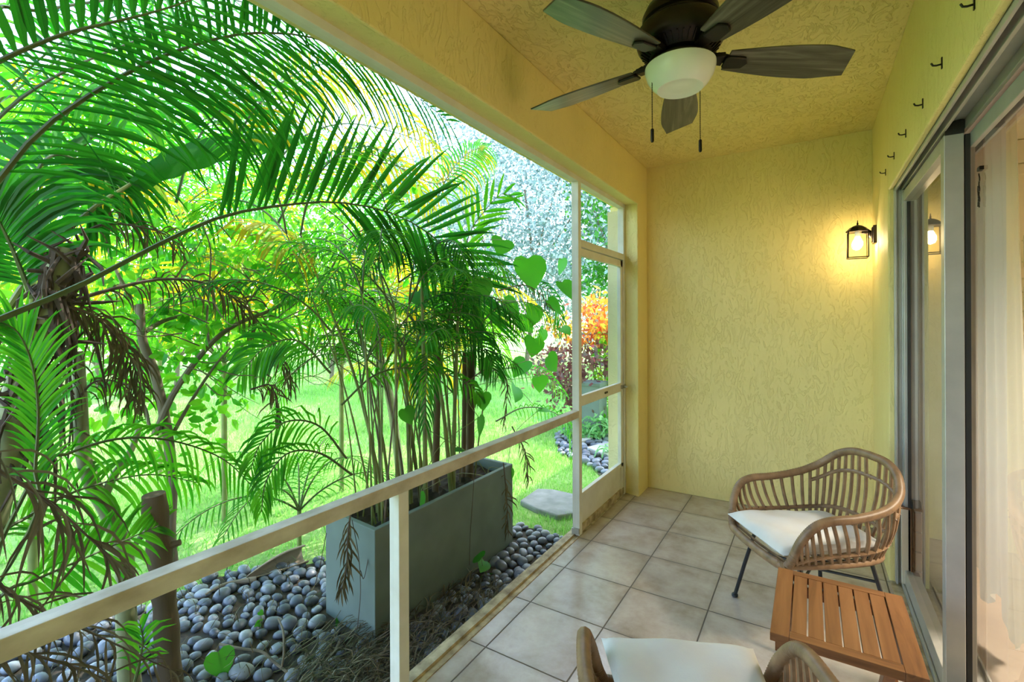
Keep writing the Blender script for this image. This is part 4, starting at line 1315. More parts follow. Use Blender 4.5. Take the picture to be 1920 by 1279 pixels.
frond(pA, line_px([(105, 575), (200, 545), (300, 524), (380, 530), (440, 560), (490, 610), (530, 680), (548, 730)], -2.25, -2.3), CAMN, n=62, length=.17, width=.0085, droop=2.0, ang=46, start=.12, r0=.007, seed=5, wild=.16, name='dead_frond', **DRY)
frond(pA, line_px([(40, 575), (140, 578), (200, 612), (245, 672), (268, 745)], -2.2, -2.2), CAMN, n=52, length=.18, width=.0085, droop=2.2, ang=42, start=.20, r0=.007, seed=6, wild=.16, name='dead_frond', **DRY)
frond(pA, line_px([(130, 790), (150, 745), (180, 715), (225, 720), (262, 770)], -2.3), CAMN, n=16, length=.14, width=.007, droop=2.6, ang=45, start=.3, r0=.005, seed=61, wild=.28, name='dead_frond', **DRY)
frond(pA, line_px([(150, 600), (128, 660), (135, 760), (125, 900), (130, 1010)], -2.3), CAMN, n=20, length=.16, width=.007, droop=2.4, ang=40, start=.1, r0=.006, seed=62, wild=.28, name='dead_frond', **DRY)
frond(pB, [Vector((-1.93, .05, .70))] + line_px([(-40, 860), (0, 885), (60, 920), (120, 965), (180, 1020), (245, 1075)], -1.62, -1.68), CAMN, n=26, length=.26, width=.009, droop=1.7, ang=35, start=.2, r0=.006, seed=7, wild=.28, name='dead_frond', **DRY)
frond(pB, [Vector((-1.93, .05, .70))] + line_px([(-60, 1080), (20, 1115), (90, 1150), (200, 1200), (330, 1262)], -1.72, -1.8), CAMN, n=18, length=.20, width=.008, droop=1.3, ang=35, start=.2, r0=.006, seed=8, wild=.28, name='dead_frond', **DRY)
frond(pB, [Vector((-1.93, .05, .70))] + line_px([(-50, 1200), (40, 1222), (150, 1255), (260, 1300)], -1.62, -1.7), CAMN, n=16, length=.20, width=.008, droop=1.0, ang=40, start=.2, r0=.006, seed=81, wild=.28, name='dead_frond', **DRY)
frond(pA, line_px([(150, 440), (200, 420), (260, 425), (310, 440), (340, 470)], -2.35), CAMN, n=22, length=.16, width=.007, droop=2.0, ang=50, start=.1, r0=.006, seed=82, wild=.28, name='dead_frond', **DRY)
# green fronds low on the left
frond(pA, [Vector((-2.2, .30, .30))] + line_px([(60, 985), (66, 880), (72, 780), (62, 690), (35, 625), (-5, 600)], -1.85, -1.9), CAMN, M['fr_mid'], n=36, length=.16, len2=.12, width=.013, droop=.3, ang=34, start=0.25, r0=.005, seed=10)
frond(pA, [Vector((-2.2, .30, .30))] + line_px([(60, 900), (130, 850), (230, 822), (330, 828), (420, 862), (476, 915)], -1.95, -2.05), CAMN, M['fr_mid'], n=28, length=.20, len2=.15, width=.011, droop=.9, ang=50, start=0.27, r0=.006, seed=11)
frond(pA, [Vector((-2.2, .30, .30))] + line_px([(-20, 1030), (60, 965), (160, 915), (280, 890), (370, 905)], -2.15, -2.3), CAMN, M['fr_mid'], n=24, length=.24, width=.016, droop=.9, ang=50, start=0.23, r0=.007, seed=12)
frond(pA, [Vector((-2.2, .30, .30))] + line_px([(0, 1120), (60, 1090), (140, 1055), (230, 1015), (300, 985)], -1.98, -2.1), CAMN, M['fr_mid'], n=20, length=.17, len2=.18, width=.018, droop=.25, ang=60, start=0.29, r0=.006, seed=13)
frond(pA, line_px([(60, 560), (20, 460), (-20, 380)], -2.3), CAMN, M['fr_dark'], n=20, length=.40, width=.028, droop=.6, ang=55, start=.1, r0=.009, seed=16)
frond(pA, line_px([(90, 500), (60, 400), (70, 320), (110, 290), (170, 320), (210, 390)], -2.35, -2.5), CAMN, M['fr_dark'], n=28, length=.42, width=.028, droop=.7, ang=55, start=.1, r0=.009, seed=17)

# one undivided paddle leaf among the fronds
pl2 = thing('paddle_leaf_plant', 'plant with one long undivided green paddle leaf below the arching fronds', 'plant', (-2.9, .5, GZ))
st = spline([(-2.9, .5, GZ), at(-20, 700, X=-2.5), at(90, 480, X=-2.35), at(170, 395, X=-2.3), at(245, 345, X=-2.3)], 24)
link_mesh('stalk', MB().tube(st, [.016 - .009 * i / 23 for i in range(24)], 8), M['cane'], pl2, smooth=True)
mid = spline(line_px([(245, 345), (320, 300), (410, 272), (500, 262), (592, 258)], -2.3, -2.4), 24)
vs, fs = [], []
for i, p in enumerate(mid):
    t = i / 23
    T = (mid[min(23, i + 1)] - mid[max(0, i - 1)]).normalized()
    S = T.cross(CAMN).normalized()
    w = .075 * math.sin(PI * min(1, t * .92 + .08)) ** .6
    for s in (-1, -.5, 0, .5, 1):
        vs.append(p + S * (w * s * (1.0 if s > 0 else .75)) - CAMN * (.02 * abs(s)) + S * .006 * math.sin(i * 1.7) * abs(s))
for i in range(23):
    for k in range(4):
        a = i * 5 + k; fs.append((a, a + 1, a + 6, a + 5))
link_mesh('leaf_blade', MB().add(vs, fs), M['fr_dark'], pl2, smooth=True)

# ------------------------------------------------------------------ palms further out: golden and fresh-green arching fronds
def palm(label, base, h, nfr, flen, mats, seed, lean=(0, 0), trunk_r=.02, ll=.42, lw=.028, n=30, name='areca_palm', group=None, elev=(35, 80), bend=(1.4, 2.3)):
    rr = random.Random(seed)
    t = thing(name, label, 'palm', base, group=group)
    top = Vector(base) + Vector((lean[0], lean[1], h))
    link_mesh('trunk', MB().tube(spline([base, (Vector(base) + top) / 2 + Vector((lean[0] * .1, 0, 0)), top], 12), trunk_r, 10), M['cane'], t, smooth=True)
    for k in range(nfr):
        az = 2 * PI * k / nfr + rr.uniform(-.3, .3)
        ln = arch(top, az, R(rr.uniform(*elev)), flen * rr.uniform(.8, 1.15), rr.uniform(*bend), side=rr.uniform(-.4, .4))
        T = (ln[-1] - ln[0]).normalized()
        S = T.cross(Vector((0, 0, 1)))
        nr = S.cross(T)
        if nr.length < .05: nr = Vector((1, 0, 0))
        frond(t, ln, nr + Vector((rr.uniform(-.3, .3), rr.uniform(-.3, .3), 0)), mats[k % len(mats)], n=n, length=ll, width=lw, droop=rr.uniform(.5, 1.0), ang=55, start=.12, r0=.006, seed=seed * 50 + k, nseg=3)
    return t
def base_at(px, X, extra=0):
    p = at(px, 700, X=X); return (p.x, p.y, GZ)
palm('golden-green palm behind the big arching frond, left of centre', base_at(420, -3.6), 1.15, 11, 2.0, [M['fr_gold'], M['fr_mid']], 21)
palm('golden palm with yellow leaflets lit from behind near the beam', base_at(640, -3.4), 1.35, 11, 1.9, [M['fr_gold'], M['fr_gold'], M['fr_mid']], 22)
palm('yellowish palm low behind the planter canes', base_at(790, -4.6), .5, 9, 1.5, [M['fr_gold'], M['fr_mid']], 23, ll=.34)
palm('green palm filling the upper left behind the dark fronds', base_at(60, -3.4), 1.9, 9, 1.8, [M['fr_mid'], M['fr_dark']], 24)
palm('tall green palm at the far upper left corner', base_at(-40, -4.2), 2.6, 11, 2.4, [M['fr_mid'], M['fr_dark']], 25)
palm('pale green palm further back above the shrub branches', base_at(300, -5.2), 2.2, 11, 2.4, [M['fr_mid'], M['fr_gold']], 26)
palm('low feathery green palm left of the planter', base_at(560, -2.75), .25, 7, .8, [M['fr_mid']], 27, ll=.16, lw=.010, n=22, trunk_r=.014)
frG = thing('areca_palm', 'gold-tinged palm whose frond tips hang beside the beam edge', 'palm', (-2.9, 2.9, GZ))
link_mesh('trunk', MB().tube(spline([(-2.9, 2.9, GZ), (-2.85, 2.7, .8), (-2.7, 2.3, 1.5)], 12), .035, 10), M['bark_green'], frG, smooth=True)
for i, (pp, X0, X1, mt) in enumerate([
        ([(500, 330), (560, 262), (640, 232), (720, 243), (800, 272), (868, 330), (900, 400)], -2.7, -2.6, 'fr_gold'),
        ([(480, 300), (520, 200), (600, 150), (700, 175), (780, 230), (830, 300)], -2.7, -2.6, 'fr_gold'),
        ([(560, 330), (640, 300), (740, 310), (820, 345), (880, 300), (905, 285)], -2.6, -2.4, 'fr_gold'),
        ([(430, 330), (450, 250), (500, 180), (570, 130), (650, 120), (730, 150)], -2.3, -2.3, 'fr_gold'),
        ([(520, 420), (560, 350), (620, 300), (700, 290), (770, 330), (810, 390)], -2.5, -2.4, 'fr_gold'),
        ([(330, 380), (360, 280), (420, 200), (500, 150), (580, 160)], -2.5, -2.5, 'fr_mid'),
        ([(640, 640), (670, 570), (720, 540), (780, 570), (810, 640)], -2.6, -2.5, 'fr_gold'),
        ([(800, 420), (840, 330), (880, 285), (915, 275)], -2.5, -2.4, 'fr_mid')]):
    frond(frG, line_px(pp, X0, X1), CAMN, M[mt], n=26, length=.34, len2=.26, width=.020, droop=.8, ang=52, start=.15, r0=.006, seed=70 + i)

# ------------------------------------------------------------------ palms in the planter
def clump(label, yr, seed, ncane, nfr, hmax, base_label_group='palm clumps in the planter'):
    rr = random.Random(seed)
    xm = (PX0 + PX1) / 2
    t = thing('bamboo_palm_clump', label, 'palm', (*prot(xm, (yr[0] + yr[1]) / 2), PZ - .06), group=base_label_group)
    tops = []
    for k in range(ncane):
        x0, y0 = prot(rr.uniform(PX0 + .10, PX1 - .10), rr.uniform(*yr))
        hh = rr.uniform(.45, 1.0) * hmax
        lean = Vector((rr.uniform(-.22, .10), rr.uniform(-.22, .22), 0)) * hh
        p0 = Vector((x0, y0, PZ - .085)); p1 = p0 + lean + Vector((0, 0, hh))
        pts = spline([p0, p0.lerp(p1, .5) - lean * .12, p1], 22)
        r0 = rr.choice((.004, .005, .006, .009, .014))
        link_mesh('cane', MB().tube(pts, [r0 * (1 - .45 * i / 21) * (1.18 if i % 4 == 0 else 1) for i in range(22)], 8), M['cane'] if rr.random() < .75 else M['bark'], t, smooth=True)
        tops.append((pts[-1], (pts[-1] - pts[-2]).normalized()))
    for k in range(nfr):
        p, d = tops[k % len(tops)]
        az = rr.uniform(0, 6.28)
        q = Vector(p)
        q.z -= rr.uniform(0, .35) * hmax * .4
        ln = arch(p, az, R(rr.uniform(35, 78)), rr.uniform(.55, 1.0), rr.uniform(1.3, 2.4), side=rr.uniform(-.5, .5))
        if max(v.x for v in ln) > -1.36: ln = arch(p, PI - az, R(rr.uniform(40, 78)), .7, 1.8)
        if max(v.x for v in ln) > -1.33: ln = [Vector((min(v.x, -1.34 - .02 * i), v.y, v.z)) for i, v in enumerate(ln)]
        T = (ln[-1] - ln[0]).normalized(); S = T.cross(Vector((0, 0, 1))); nr = S.cross(T)
        frond(t, ln, nr, M['fr_dark'] if rr.random() < .28 else M['fr_mid'], n=20, length=rr.uniform(.15, .23), width=.0115, droop=.9, ang=50, start=.22, r0=.0045, seed=seed * 100 + k, nseg=3)
    return t
cl1 = clump('clump of slim green palm canes in the near half of the grey planter', (PY0 + .08, PY0 + .50), 31, 24, 46, 1.45)
cl2 = clump('darker palm clump in the far half of the grey planter', (PY0 + .60, PY1 - .10), 32, 12, 34, 1.15)
for i, (px, w) in enumerate(((816, .020), (880, .026), (868, .014))):
    x, y = prot(-1.86, at(px, 900, X=-1.86).y - .02)
    link_mesh('cane', MB().tube(spline([(x, y, PZ - .085), (x + .005, y + .01, .8), (x - .01, y + .035, 1.15)], 20), [w * (1.1 if k % 5 == 0 else 1) for k in range(20)], 10), M['log'], cl2, smooth=True)
# hero fronds of the clumps
for pp, X0, X1, mt, kw in [
        ([(640, 760), (700, 705), (760, 690), (830, 700), (880, 720), (900, 745)], -1.85, -1.75, 'fr_mid', dict(length=.16, droop=1.3)),
        ([(880, 560), (870, 500), (880, 440), (905, 400), (940, 365), (970, 372)], -1.95, -1.9, 'fr_mid', dict(length=.30, width=.030, ang=34, n=12, droop=.1)),
        ([(850, 540), (930, 520), (1000, 530), (1040, 560), (1055, 620)], -1.9, -1.75, 'fr_dark', dict(length=.20, droop=1.2)),
        ([(800, 620), (850, 600), (900, 640), (930, 700)], -1.8, -1.7, 'fr_dark', dict(length=.24, droop=.9)),
        ([(930, 790), (980, 765), (1030, 770), (1068, 800), (1075, 870)], -1.85, -1.7, 'fr_mid', dict(length=.16, droop=1.6, width=.012)),
        ([(620, 700), (560, 640), (500, 650), (450, 700)], -1.95, -2.2, 'fr_mid', dict(length=.22, droop=.9)),
        ([(650, 860), (600, 800), (540, 790), (490, 830), (470, 880)], -1.9, -2.0, 'fr_mid', dict(length=.17, droop=1.3, width=.013)),
        ([(660, 890), (600, 850), (540, 850), (500, 900), (490, 960)], -1.85, -1.95, 'fr_mid', dict(length=.15, droop=1.5, width=.012)),
        ([(900, 700), (960, 690), (1020, 700), (1060, 740)], -1.9, -1.85, 'fr_mid', dict(length=.18, droop=1.1, width=.014))]:
    k = dict(n=22, length=.2, width=.017, droop=.8, ang=50, start=.15, r0=.005, nseg=3); k.update(kw)
    frond(cl1 if pp[0][0] < 800 else cl2, line_px(pp, X0, X1), CAMN, M[mt], seed=pp[0][0], **k)
for pp, X0 in [([(935, 545), (985, 535), (1020, 560), (1035, 610)], -1.7), ([(870, 720), (920, 690), (950, 720), (945, 800)], -1.75), ([(960, 800), (985, 850), (990, 905)], -1.75), ([(470, 730), (510, 725), (520, 790)], -2.1),
               ([(658, 955), (652, 1010), (650, 1060), (640, 1110)], -1.70), ([(944, 868), (948, 910), (951, 955), (951, 1000)], -1.635)]:
    cc = cl1 if pp[0][0] < 800 else cl2
    frond(cc, line_px(pp, X0), CAMN, M['fr_dry'], M['rachis_dry'], name='dead_frond', wild=.3, n=18, length=.12, width=.009, droop=2.2, ang=30, start=.1, r0=.004, seed=pp[0][1], nseg=3)

b = MB()
for pts in ([(699, 998), (690, 1050), (682, 1085), (676, 1070)], [(660, 975), (672, 1040), (676, 1110), (670, 1180)], [(612, 1000), (600, 1060), (590, 1100)], [(1047, 0), (1047, 0)][:0], [(890, 880), (886, 940), (882, 1000), (880, 1060)]):
    if len(pts) > 2:
        b.tube(spline([at(px, py, X=(-1.64 if px > 800 else -1.70)) for px, py in pts], 16), .0016, 5)
link_mesh('hanging_runner', b, M['fibre'], cl1, smooth=True)

# climbing vine with heart shaped leaves
vn = thing('heart_leaf_vine', 'climbing vine with big heart shaped leaves at the far end of the planter', 'vine', (*prot(-1.75, PY1 - .15), PZ - .06))
hl = [(995, 512, 70, -1.78), (1066, 545, 52, -1.62), (1040, 575, 40, -1.7), (1000, 592, 46, -1.75), (940, 462, 48, -1.85), (870, 512, 56, -1.9), (898, 548, 60, -1.8), (1052, 500, 34, -1.7), (1036, 682, 42, -1.7), (1040, 605, 36, -1.65),
      (1000, 650, 44, -1.8), (912, 690, 46, -1.8), (968, 738, 40, -1.75), (1015, 630, 36, -1.85), (975, 690, 44, -1.85), (1012, 720, 34, -1.8), (812, 655, 38, -1.8), (900, 800, 42, -1.72), (905, 752, 36, -1.75), (865, 845, 34, -1.70),
      (765, 780, 36, -1.85), (945, 700, 40, -1.9), (985, 610, 42, -1.9), (960, 580, 50, -1.85), (840, 600, 44, -1.85), (790, 560, 44, -1.9), (830, 470, 46, -1.95), (1020, 770, 28, -1.75), (790, 938, 40, -1.72), (955, 890, 24, -1.66), (1060, 620, 30, -1.66)]
tw = MB(); rr = random.Random(77)
chain = [Vector((*prot(-1.75, PY1 - .15), PZ - .06))]
leaves = []
for px, py, s, X in hl:
    p = at(px, py, X=X); _, _, d = pix(p)
    L0 = s / FPX * d * .92
    dr = Vector((rr.uniform(-.25, .5), rr.uniform(-.5, .5), rr.uniform(-1, -.45)))
    nr = (CAMN + Vector((rr.uniform(-.9, .9), rr.uniform(-.9, .9), rr.uniform(-.2, 1.1)))).normalized()
    dr = (dr - nr * dr.dot(nr)).normalized()
    b0 = p - dr * L0 * .45
    lf = MB(); heart_leaf(lf, b0, dr, nr, L0)
    link_mesh('leaf', lf, M['lf_heart'], vn, smooth=True)
    leaves.append(b0)
leaves.sort(key=lambda v: v.z)
root = Vector((*prot(-1.75, PY1 - .15), PZ - .06))
for i, p in enumerate(leaves):
    q = leaves[max(0, i - 3)] if i > 2 else root
    m2 = (p + q) / 2 + Vector((-.05, rr.uniform(-.06, .06), .03))
    tw.tube(spline([q, m2, p], 8), .0022, 5)
link_mesh('stem', tw, M['cane'], vn, smooth=True)

# small ground sprouts with green leaves
for i, (lab, base, lst) in enumerate([
        ('little green sprout between planter and sill with three leaves', (915, 1085), [(922, 1092, 40), (905, 1062, 26), (950, 1078, 22), (895, 1045, 26)]),
        ('single big heart leaf lying upright on the pebbles near the twig', (415, 1268), [(415, 1248, 44)]),
        ('thin weed with tiny bright leaves growing among the pebbles', (492, 1180), [(487, 1165, 10), (482, 1172, 10), (500, 1190, 14), (512, 1195, 14), (490, 1150, 9), (505, 1200, 12)]),
        ('small shoot at the foot of the planter near its left edge', (633, 1175), [(636, 1172, 22), (628, 1185, 14), (645, 1205, 16)])]):
    g0 = at(*base, Z=GZ)
    t = thing('sprout', lab, 'plant', g0)
    b = MB(); stem = MB(); rr = random.Random(i + 5)
    for px, py, s in lst:
        p = at(px, py, X=g0.x + rr.uniform(-.02, .01)); d = pix(p)[2]
        L0 = s / FPX * d * 1.1
        dr = Vector((rr.uniform(-.3, .3), rr.uniform(-.6, .6), rr.uniform(-.5, .3))).normalized()
        heart_leaf(b, p - dr * L0 * .5, dr, CAMN + Vector((0, 0, .5)), L0)
        stem.tube(spline([g0, (g0 + p) / 2 + Vector((0, 0, .01)), p - dr * L0 * .5], 6), .0016, 5)
    link_mesh('leaves', b, M['lf_heart'], t, smooth=True)
    link_mesh('stem', stem, M['cane'], t)

# ------------------------------------------------------------------ branching round-leaf shrub, bent pale stem, wooden post
sh = thing('branching_shrub', 'open shrub with bare grey-brown forked branches and round bright leaves', 'shrub', at(322, 1062, X=-2.6) * 1.0)
sh.location.z = GZ
XS = -2.6
br = MB()
main = line_px([(324, 1075), (318, 1000), (322, 900), (312, 800), (290, 700), (268, 640), (263, 570)], XS)
br.tube(spline(main, 40), [.028 - .012 * i / 39 for i in range(40)], 10)
def limb(pts, r0, r1, X0=XS, X1=None):
    l = spline(line_px(pts, X0, X1), 26)
    br.tube(l, [r0 + (r1 - r0) * i / 25 for i in range(26)], 8)
    return l
limbs = [limb([(272, 622), (300, 605), (340, 592), (400, 582), (470, 590)], .012, .005, XS, -2.8),
         limb([(290, 815), (330, 730), (390, 650), (440, 610), (500, 585), (570, 555), (645, 540), (700, 470)], .016, .005, XS, -2.3),
         limb([(325, 812), (360, 750), (400, 690), (432, 652)], .010, .005),
         limb([(280, 800), (270, 760), (235, 720), (180, 715)], .008, .003, XS, -2.8),
         limb([(262, 590), (240, 550), (215, 500), (190, 430)], .012, .004, XS, -2.8),
         limb([(392, 648), (388, 600), (392, 540), (395, 470), (380, 420)], .007, .003),
         limb([(430, 608), (470, 560), (520, 500), (580, 460), (650, 430)], .006, .002, -2.5, -2.4),
         limb([(600, 545), (640, 470), (665, 440), (720, 420), (770, 450), (800, 470)], .006, .002, -2.35, -2.2),
         limb([(400, 580), (440, 540), (500, 500), (555, 480), (600, 430)], .005, .002, -2.7, -2.7)]
rr = random.Random(123)
for k in range(70):                                        # fine bare twigs tangled through the shrub
    px, py, X0 = rr.uniform(330, 880), rr.uniform(430, 720), rr.uniform(-2.95, -2.15)
    a, ln = rr.uniform(-.9, .9) + (PI if rr.random() < .4 else 0), rr.uniform(60, 190)
    q = [at(px + ln * t * math.cos(a), py - ln * t * math.sin(a) * .8 + 12 * math.sin(t * 4 + k), X=X0 + .12 * t) for t in (0, .35, .7, 1)]
    br.tube(spline(q, 10), [.0036 * (1 - .7 * i / 9) for i in range(10)], 5)
link_mesh('branch', br, M['bark'], sh, smooth=True)
cs2 = []
for l in limbs:
    for p in l[4:]:
        for _ in range(9):
            q = np.array(p) + rng.normal(size=3) * (.20, .20, .17)
            q[0] = min(q[0], p.x + .03 if p.x > XS + .06 else XS - .05)
            if q[2] > .62: cs2.append(q)
b = MB(); leaf_cloud(b, np.array([c for c in cs2 if c[0] < -1.75]), .062, rng, elong=1.45)
link_mesh('foliage', b, M['lf_round'], sh)
XP = -2.32
bs = thing('bent_stem_plant', 'pale smooth bent stem with fork standing in the pebbles left of the wooden post', 'shrub', (-2.3, .80, GZ))
b = MB()
b.tube(spline([at(248, 1330, X=-2.2), at(240, 1240, X=-2.2), at(236, 1130, X=-2.22), at(232, 1040, X=-2.24), at(205, 965, X=-2.26), at(172, 905, X=-2.28), at(155, 840, X=-2.3), at(150, 740, X=-2.32), at(146, 660, X=-2.35)], 60), [.037 - .018 * i / 59 for i in range(60)], 10)
b.tube(spline([at(196, 930, X=-2.26), at(215, 890, X=-2.28), at(245, 845, X=-2.3), at(262, 800, X=-2.32)], 20), [.016 - .006 * i / 19 for i in range(20)], 8)
b.tube(spline([at(234, 1050, X=-2.24), at(262, 1010, X=-2.22), at(285, 985, X=-2.2)], 12), .010, 8)
link_mesh('stem', b, M['bark_green'], bs, smooth=True)
frond(bs, line_px([(250, 1290), (262, 1240), (268, 1200), (262, 1170)], -2.0), CAMN, M['fr_mid'], n=9, length=.11, width=.014, droop=.9, ang=35, start=.1, r0=.005, seed=90, name='leaf', nseg=3)
lg = thing('wooden_post', 'short weathered brown wooden post standing upright in the pebbles', 'post', (*gp(320, 1290), GZ))
pts = spline([at(322, 1310, X=-2.14), at(310, 1150, X=-2.14), at(300, 1040, X=-2.14), at(288, 927, X=-2.14)], 24)
b = MB().tube(pts, [.041 + .003 * math.sin(i * 1.3) for i in range(24)], 16)
b.tube([pts[16], pts[16] + Vector((.05, .05, .02))], [.016, .012], 8)
link_mesh('log', b, M['log'], lg, smooth=True)

# ------------------------------------------------------------------ background: shrubs and trees across the lawn
def tree(name, label, cat, base, trunk_h, center_h, rad, mat, ncl, nlf, size, seed, cl=.35, trunk_r=.12, elong=1.8, group=None, shell=.35):
    rr = np.random.default_rng(seed)
    t = thing(name, label, cat, base, group=group)
    b = MB()
    top = Vector(base) + Vector((0, 0, center_h))
    b.tube(spline([base, (Vector(base) + top) / 2 + Vector((rad[0] * .06, 0, 0)), top], 14), [trunk_r * (1 - .6 * i / 13) for i in range(14)], 10)
    for k in range(7):
        a = 6.28 * k / 7 + seed
        s = Vector(base) + Vector((0, 0, trunk_h * (.7 + .08 * k)))
        e = top + Vector((math.cos(a) * rad[0] * .7, math.sin(a) * rad[1] * .7, rad[2] * .35 * math.sin(a * 2.3)))
        b.tube(spline([s, s.lerp(e, .5) + Vector((0, 0, .1)), e], 10), [trunk_r * .4 * (1 - .8 * i / 9) for i in range(10)], 6)
    link_mesh('branch', b, M['bark'], t, smooth=True)
    f = MB()
    c = clumps(np.array(top), rad, ncl, nlf, rr, cl, shell)
    c = c[c[:, 2] > GZ + .02]
    leaf_quads(f, c, size, rr, elong=elong)
    link_mesh('foliage', f, mat, t)
    return t
def far(px, X):
    p = at(px, 620, X=X); return (p.x, p.y, GZ)
def fard(px, D):
    """ground point on the sight line of column px at distance D along the view axis"""
    xc = (px - 960) / FPX * D
    return (xc * CY - D * SY, xc * SY + D * CY, GZ)
tree('silver_leaf_tree', 'huge pale silvery tree filling the view right of the palms', 'tree', fard(985, 13), 2.0, 5.0, (4.4, 3.6, 3.9), M['lf_silver'], 330, 130, .11, 1, cl=.16, trunk_r=.07, shell=.1)
tree('garden_tree', 'fresh green tree seen through the transom beside the end wall', 'tree', fard(1185, 11.0), 1.6, 3.9, (1.5, 1.5, 2.1), M['lf_deep'], 50, 80, .16, 2, cl=.3)
tree('garden_tree', 'pale tree behind the red shrub seen through the screen door', 'tree', fard(1120, 16), 1.5, 3.0, (2.0, 2.0, 2.4), M['lf_silver'], 50, 70, .17, 3, cl=.3)
tree('croton_bush', 'red, orange and yellow leaved bush seen through the screen door', 'bush', fard(1130, 6.6), .4, 1.42, (.62, .62, .36), M['lf_red'], 40, 34, .11, 4, trunk_r=.03, elong=2.4)
tree('purple_bush', 'dark purple leaved bush below the red one behind the door', 'bush', fard(1112, 6.3), .2, .80, (.85, .60, .50), M['lf_purple'], 46, 40, .09, 5, trunk_r=.03, elong=2.0)
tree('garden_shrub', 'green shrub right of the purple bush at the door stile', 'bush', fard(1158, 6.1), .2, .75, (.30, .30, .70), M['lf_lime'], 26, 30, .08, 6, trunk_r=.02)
lime = [(330, 10.5, 1.9, 1.9), (470, 11.5, 2.1, 2.0), (620, 11, 1.9, 1.8), (760, 11.5, 2.2, 2.0), (180, 10, 2.1, 2.0), (30, 9.5, 2.1, 2.0), (880, 12.5, 1.6, 1.5)]
labs = ['bright lime-green shrub across the lawn behind the forked branches', 'bright lime-green shrub across the lawn left of the planter canes', 'bright yellow-green shrub across the lawn behind the near planter canes',
        'yellow-green shrub across the lawn behind the far planter canes', 'leafy green shrub across the lawn behind the dead fronds', 'leafy green shrub across the lawn at the far left edge', 'low green shrub across the lawn at the foot of the silvery tree']
for i, ((px, D, r, hh), lab) in enumerate(zip(lime, labs)):
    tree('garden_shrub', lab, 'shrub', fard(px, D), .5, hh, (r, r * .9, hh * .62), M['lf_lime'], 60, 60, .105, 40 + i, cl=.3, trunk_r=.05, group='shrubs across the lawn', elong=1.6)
back = [(60, 15, 5.5, 3.4), (260, 17, 5.0, 3.4), (450, 17, 5.6, 3.6), (640, 16, 5.0, 3.2), (790, 19, 4.6, 3.2)]
labs = ['tall green tree far back at the left edge', 'tall green tree far back above the forked shrub', 'tall green tree far back behind the golden fronds', 'tall green tree far back behind the planter palms', 'tall tree far back just left of the silvery one']
for i, ((px, D, hc, r), lab) in enumerate(zip(back, labs)):
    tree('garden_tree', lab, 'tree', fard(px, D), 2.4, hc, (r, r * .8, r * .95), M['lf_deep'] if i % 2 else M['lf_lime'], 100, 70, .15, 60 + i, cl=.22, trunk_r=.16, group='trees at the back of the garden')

# grey square planter and strap-leaved plants beyond the screen door
pb = thing('square_planter', 'small blue-grey square planter block below the purple bush', 'planter', fard(1112, 6.0))
p0 = Vector(fard(1112, 6.0))
b = MB().box(p0.x - .13, p0.x + .13, p0.y - .13, p0.y + .13, GZ, .55)
b.box(p0.x - .145, p0.x + .145, p0.y - .145, p0.y + .145, .53, .58)
link_mesh('block', b, M['concrete'], pb, bevel=0.008)
def strap_plant(label, base, n, L0, seed):
    rr = random.Random(seed)
    t = thing('strap_leaf_plant', label, 'plant', base, group='strap-leaved plants by the pebble path')
    for k in range(n):
        a = rr.uniform(0, 6.28)
        b = MB()
        leaflet(b, Vector(base) + Vector((math.cos(a), math.sin(a), 0)) * .03, Vector((math.cos(a) * .55, math.sin(a) * .55, rr.uniform(.7, 1.4))), Vector((-math.cos(a), -math.sin(a), .5)), L0 * rr.uniform(.6, 1.1), .045, rr.uniform(.5, 1.6))
        link_mesh('leaf', b, M['lf_strap'], t)
strap_plant('tall pale strap-leaved plant behind the door, the left of two', fard(1126, 6.0), 18, .62, 1)
strap_plant('pale strap-leaved plant behind the door against the stile', fard(1154, 5.8), 18, .58, 2)
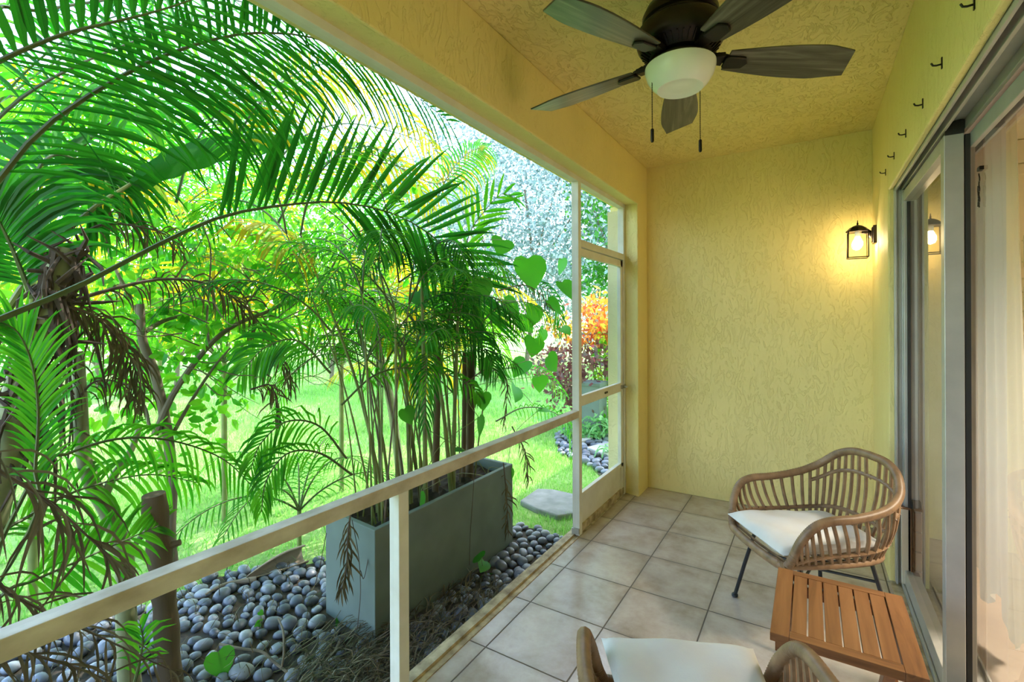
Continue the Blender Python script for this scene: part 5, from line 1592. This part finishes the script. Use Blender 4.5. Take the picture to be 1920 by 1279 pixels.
strap_plant('low strap-leaved tuft arching over the pebbles near the stile', fard(1150, 5.1), 9, .36, 3)
for i, (px, D, r, hh) in enumerate(((1098, 5.9, .26, .20), (1070, 6.6, .5, .35))):
    tree('ground_cover_plant', ['low blue-green ground cover left of the strap leaves', 'low green ground cover behind the white post'][i], 'plant', fard(px, D), .05, hh * .5, (r, r, hh), M['lf_strap'], 24, 36, .06, 90 + i, trunk_r=.01)

# ------------------------------------------------------------------ light
w = bpy.data.worlds.new('sky'); SC.world = w
w.use_nodes = True
nt = w.node_tree; nt.nodes.clear()
sk = nt.nodes.new('ShaderNodeTexSky'); sk.sky_type = 'NISHITA'; sk.sun_disc = False
sk.sun_elevation = R(58); sk.sun_rotation = R(0); sk.air_density = 1.0; sk.dust_density = 1.0; sk.ozone_density = 1.0
bg = nt.nodes.new('ShaderNodeBackground'); bg.inputs[1].default_value = SKY_S
wo = nt.nodes.new('ShaderNodeOutputWorld')
L(nt, sk.outputs[0], bg.inputs[0]); L(nt, bg.outputs[0], wo.inputs[0])
sl = bpy.data.lights.new('sun', 'SUN'); sl.energy = SUN_S; sl.angle = R(0.6); sl.color = (1, 0.95, 0.86)
so = bpy.data.objects.new('sun', sl); COL.objects.link(so)
sd = Vector((0.04, 0.68, 1.05)).normalized()              # towards the sun: high, beyond the garden
so.rotation_euler = sd.to_track_quat('Z', 'Y').to_euler()
ar = bpy.data.lights.new('room_fill_light', 'AREA'); ar.energy = ROOM_W; ar.size = 0.6; ar.spread = R(110); ar.color = (1.0, 0.86, 0.68)  # added lamp with no fixture, brightens the room behind the glass
ao = bpy.data.objects.new('room_fill_light', ar); COL.objects.link(ao); ao.location = (2.0, 2.4, RZ - .01)
SC.view_settings.view_transform = 'Standard'
SC.view_settings.look = 'None'
SC.view_settings.exposure = EXPO
SC.view_settings.gamma = 1
SC.view_settings.use_curve_mapping = False
SC.cycles.max_bounces = 8
SC.cycles.diffuse_bounces = 5
SC.cycles.transparent_max_bounces = 12
SC.cycles.sample_clamp_indirect = 6
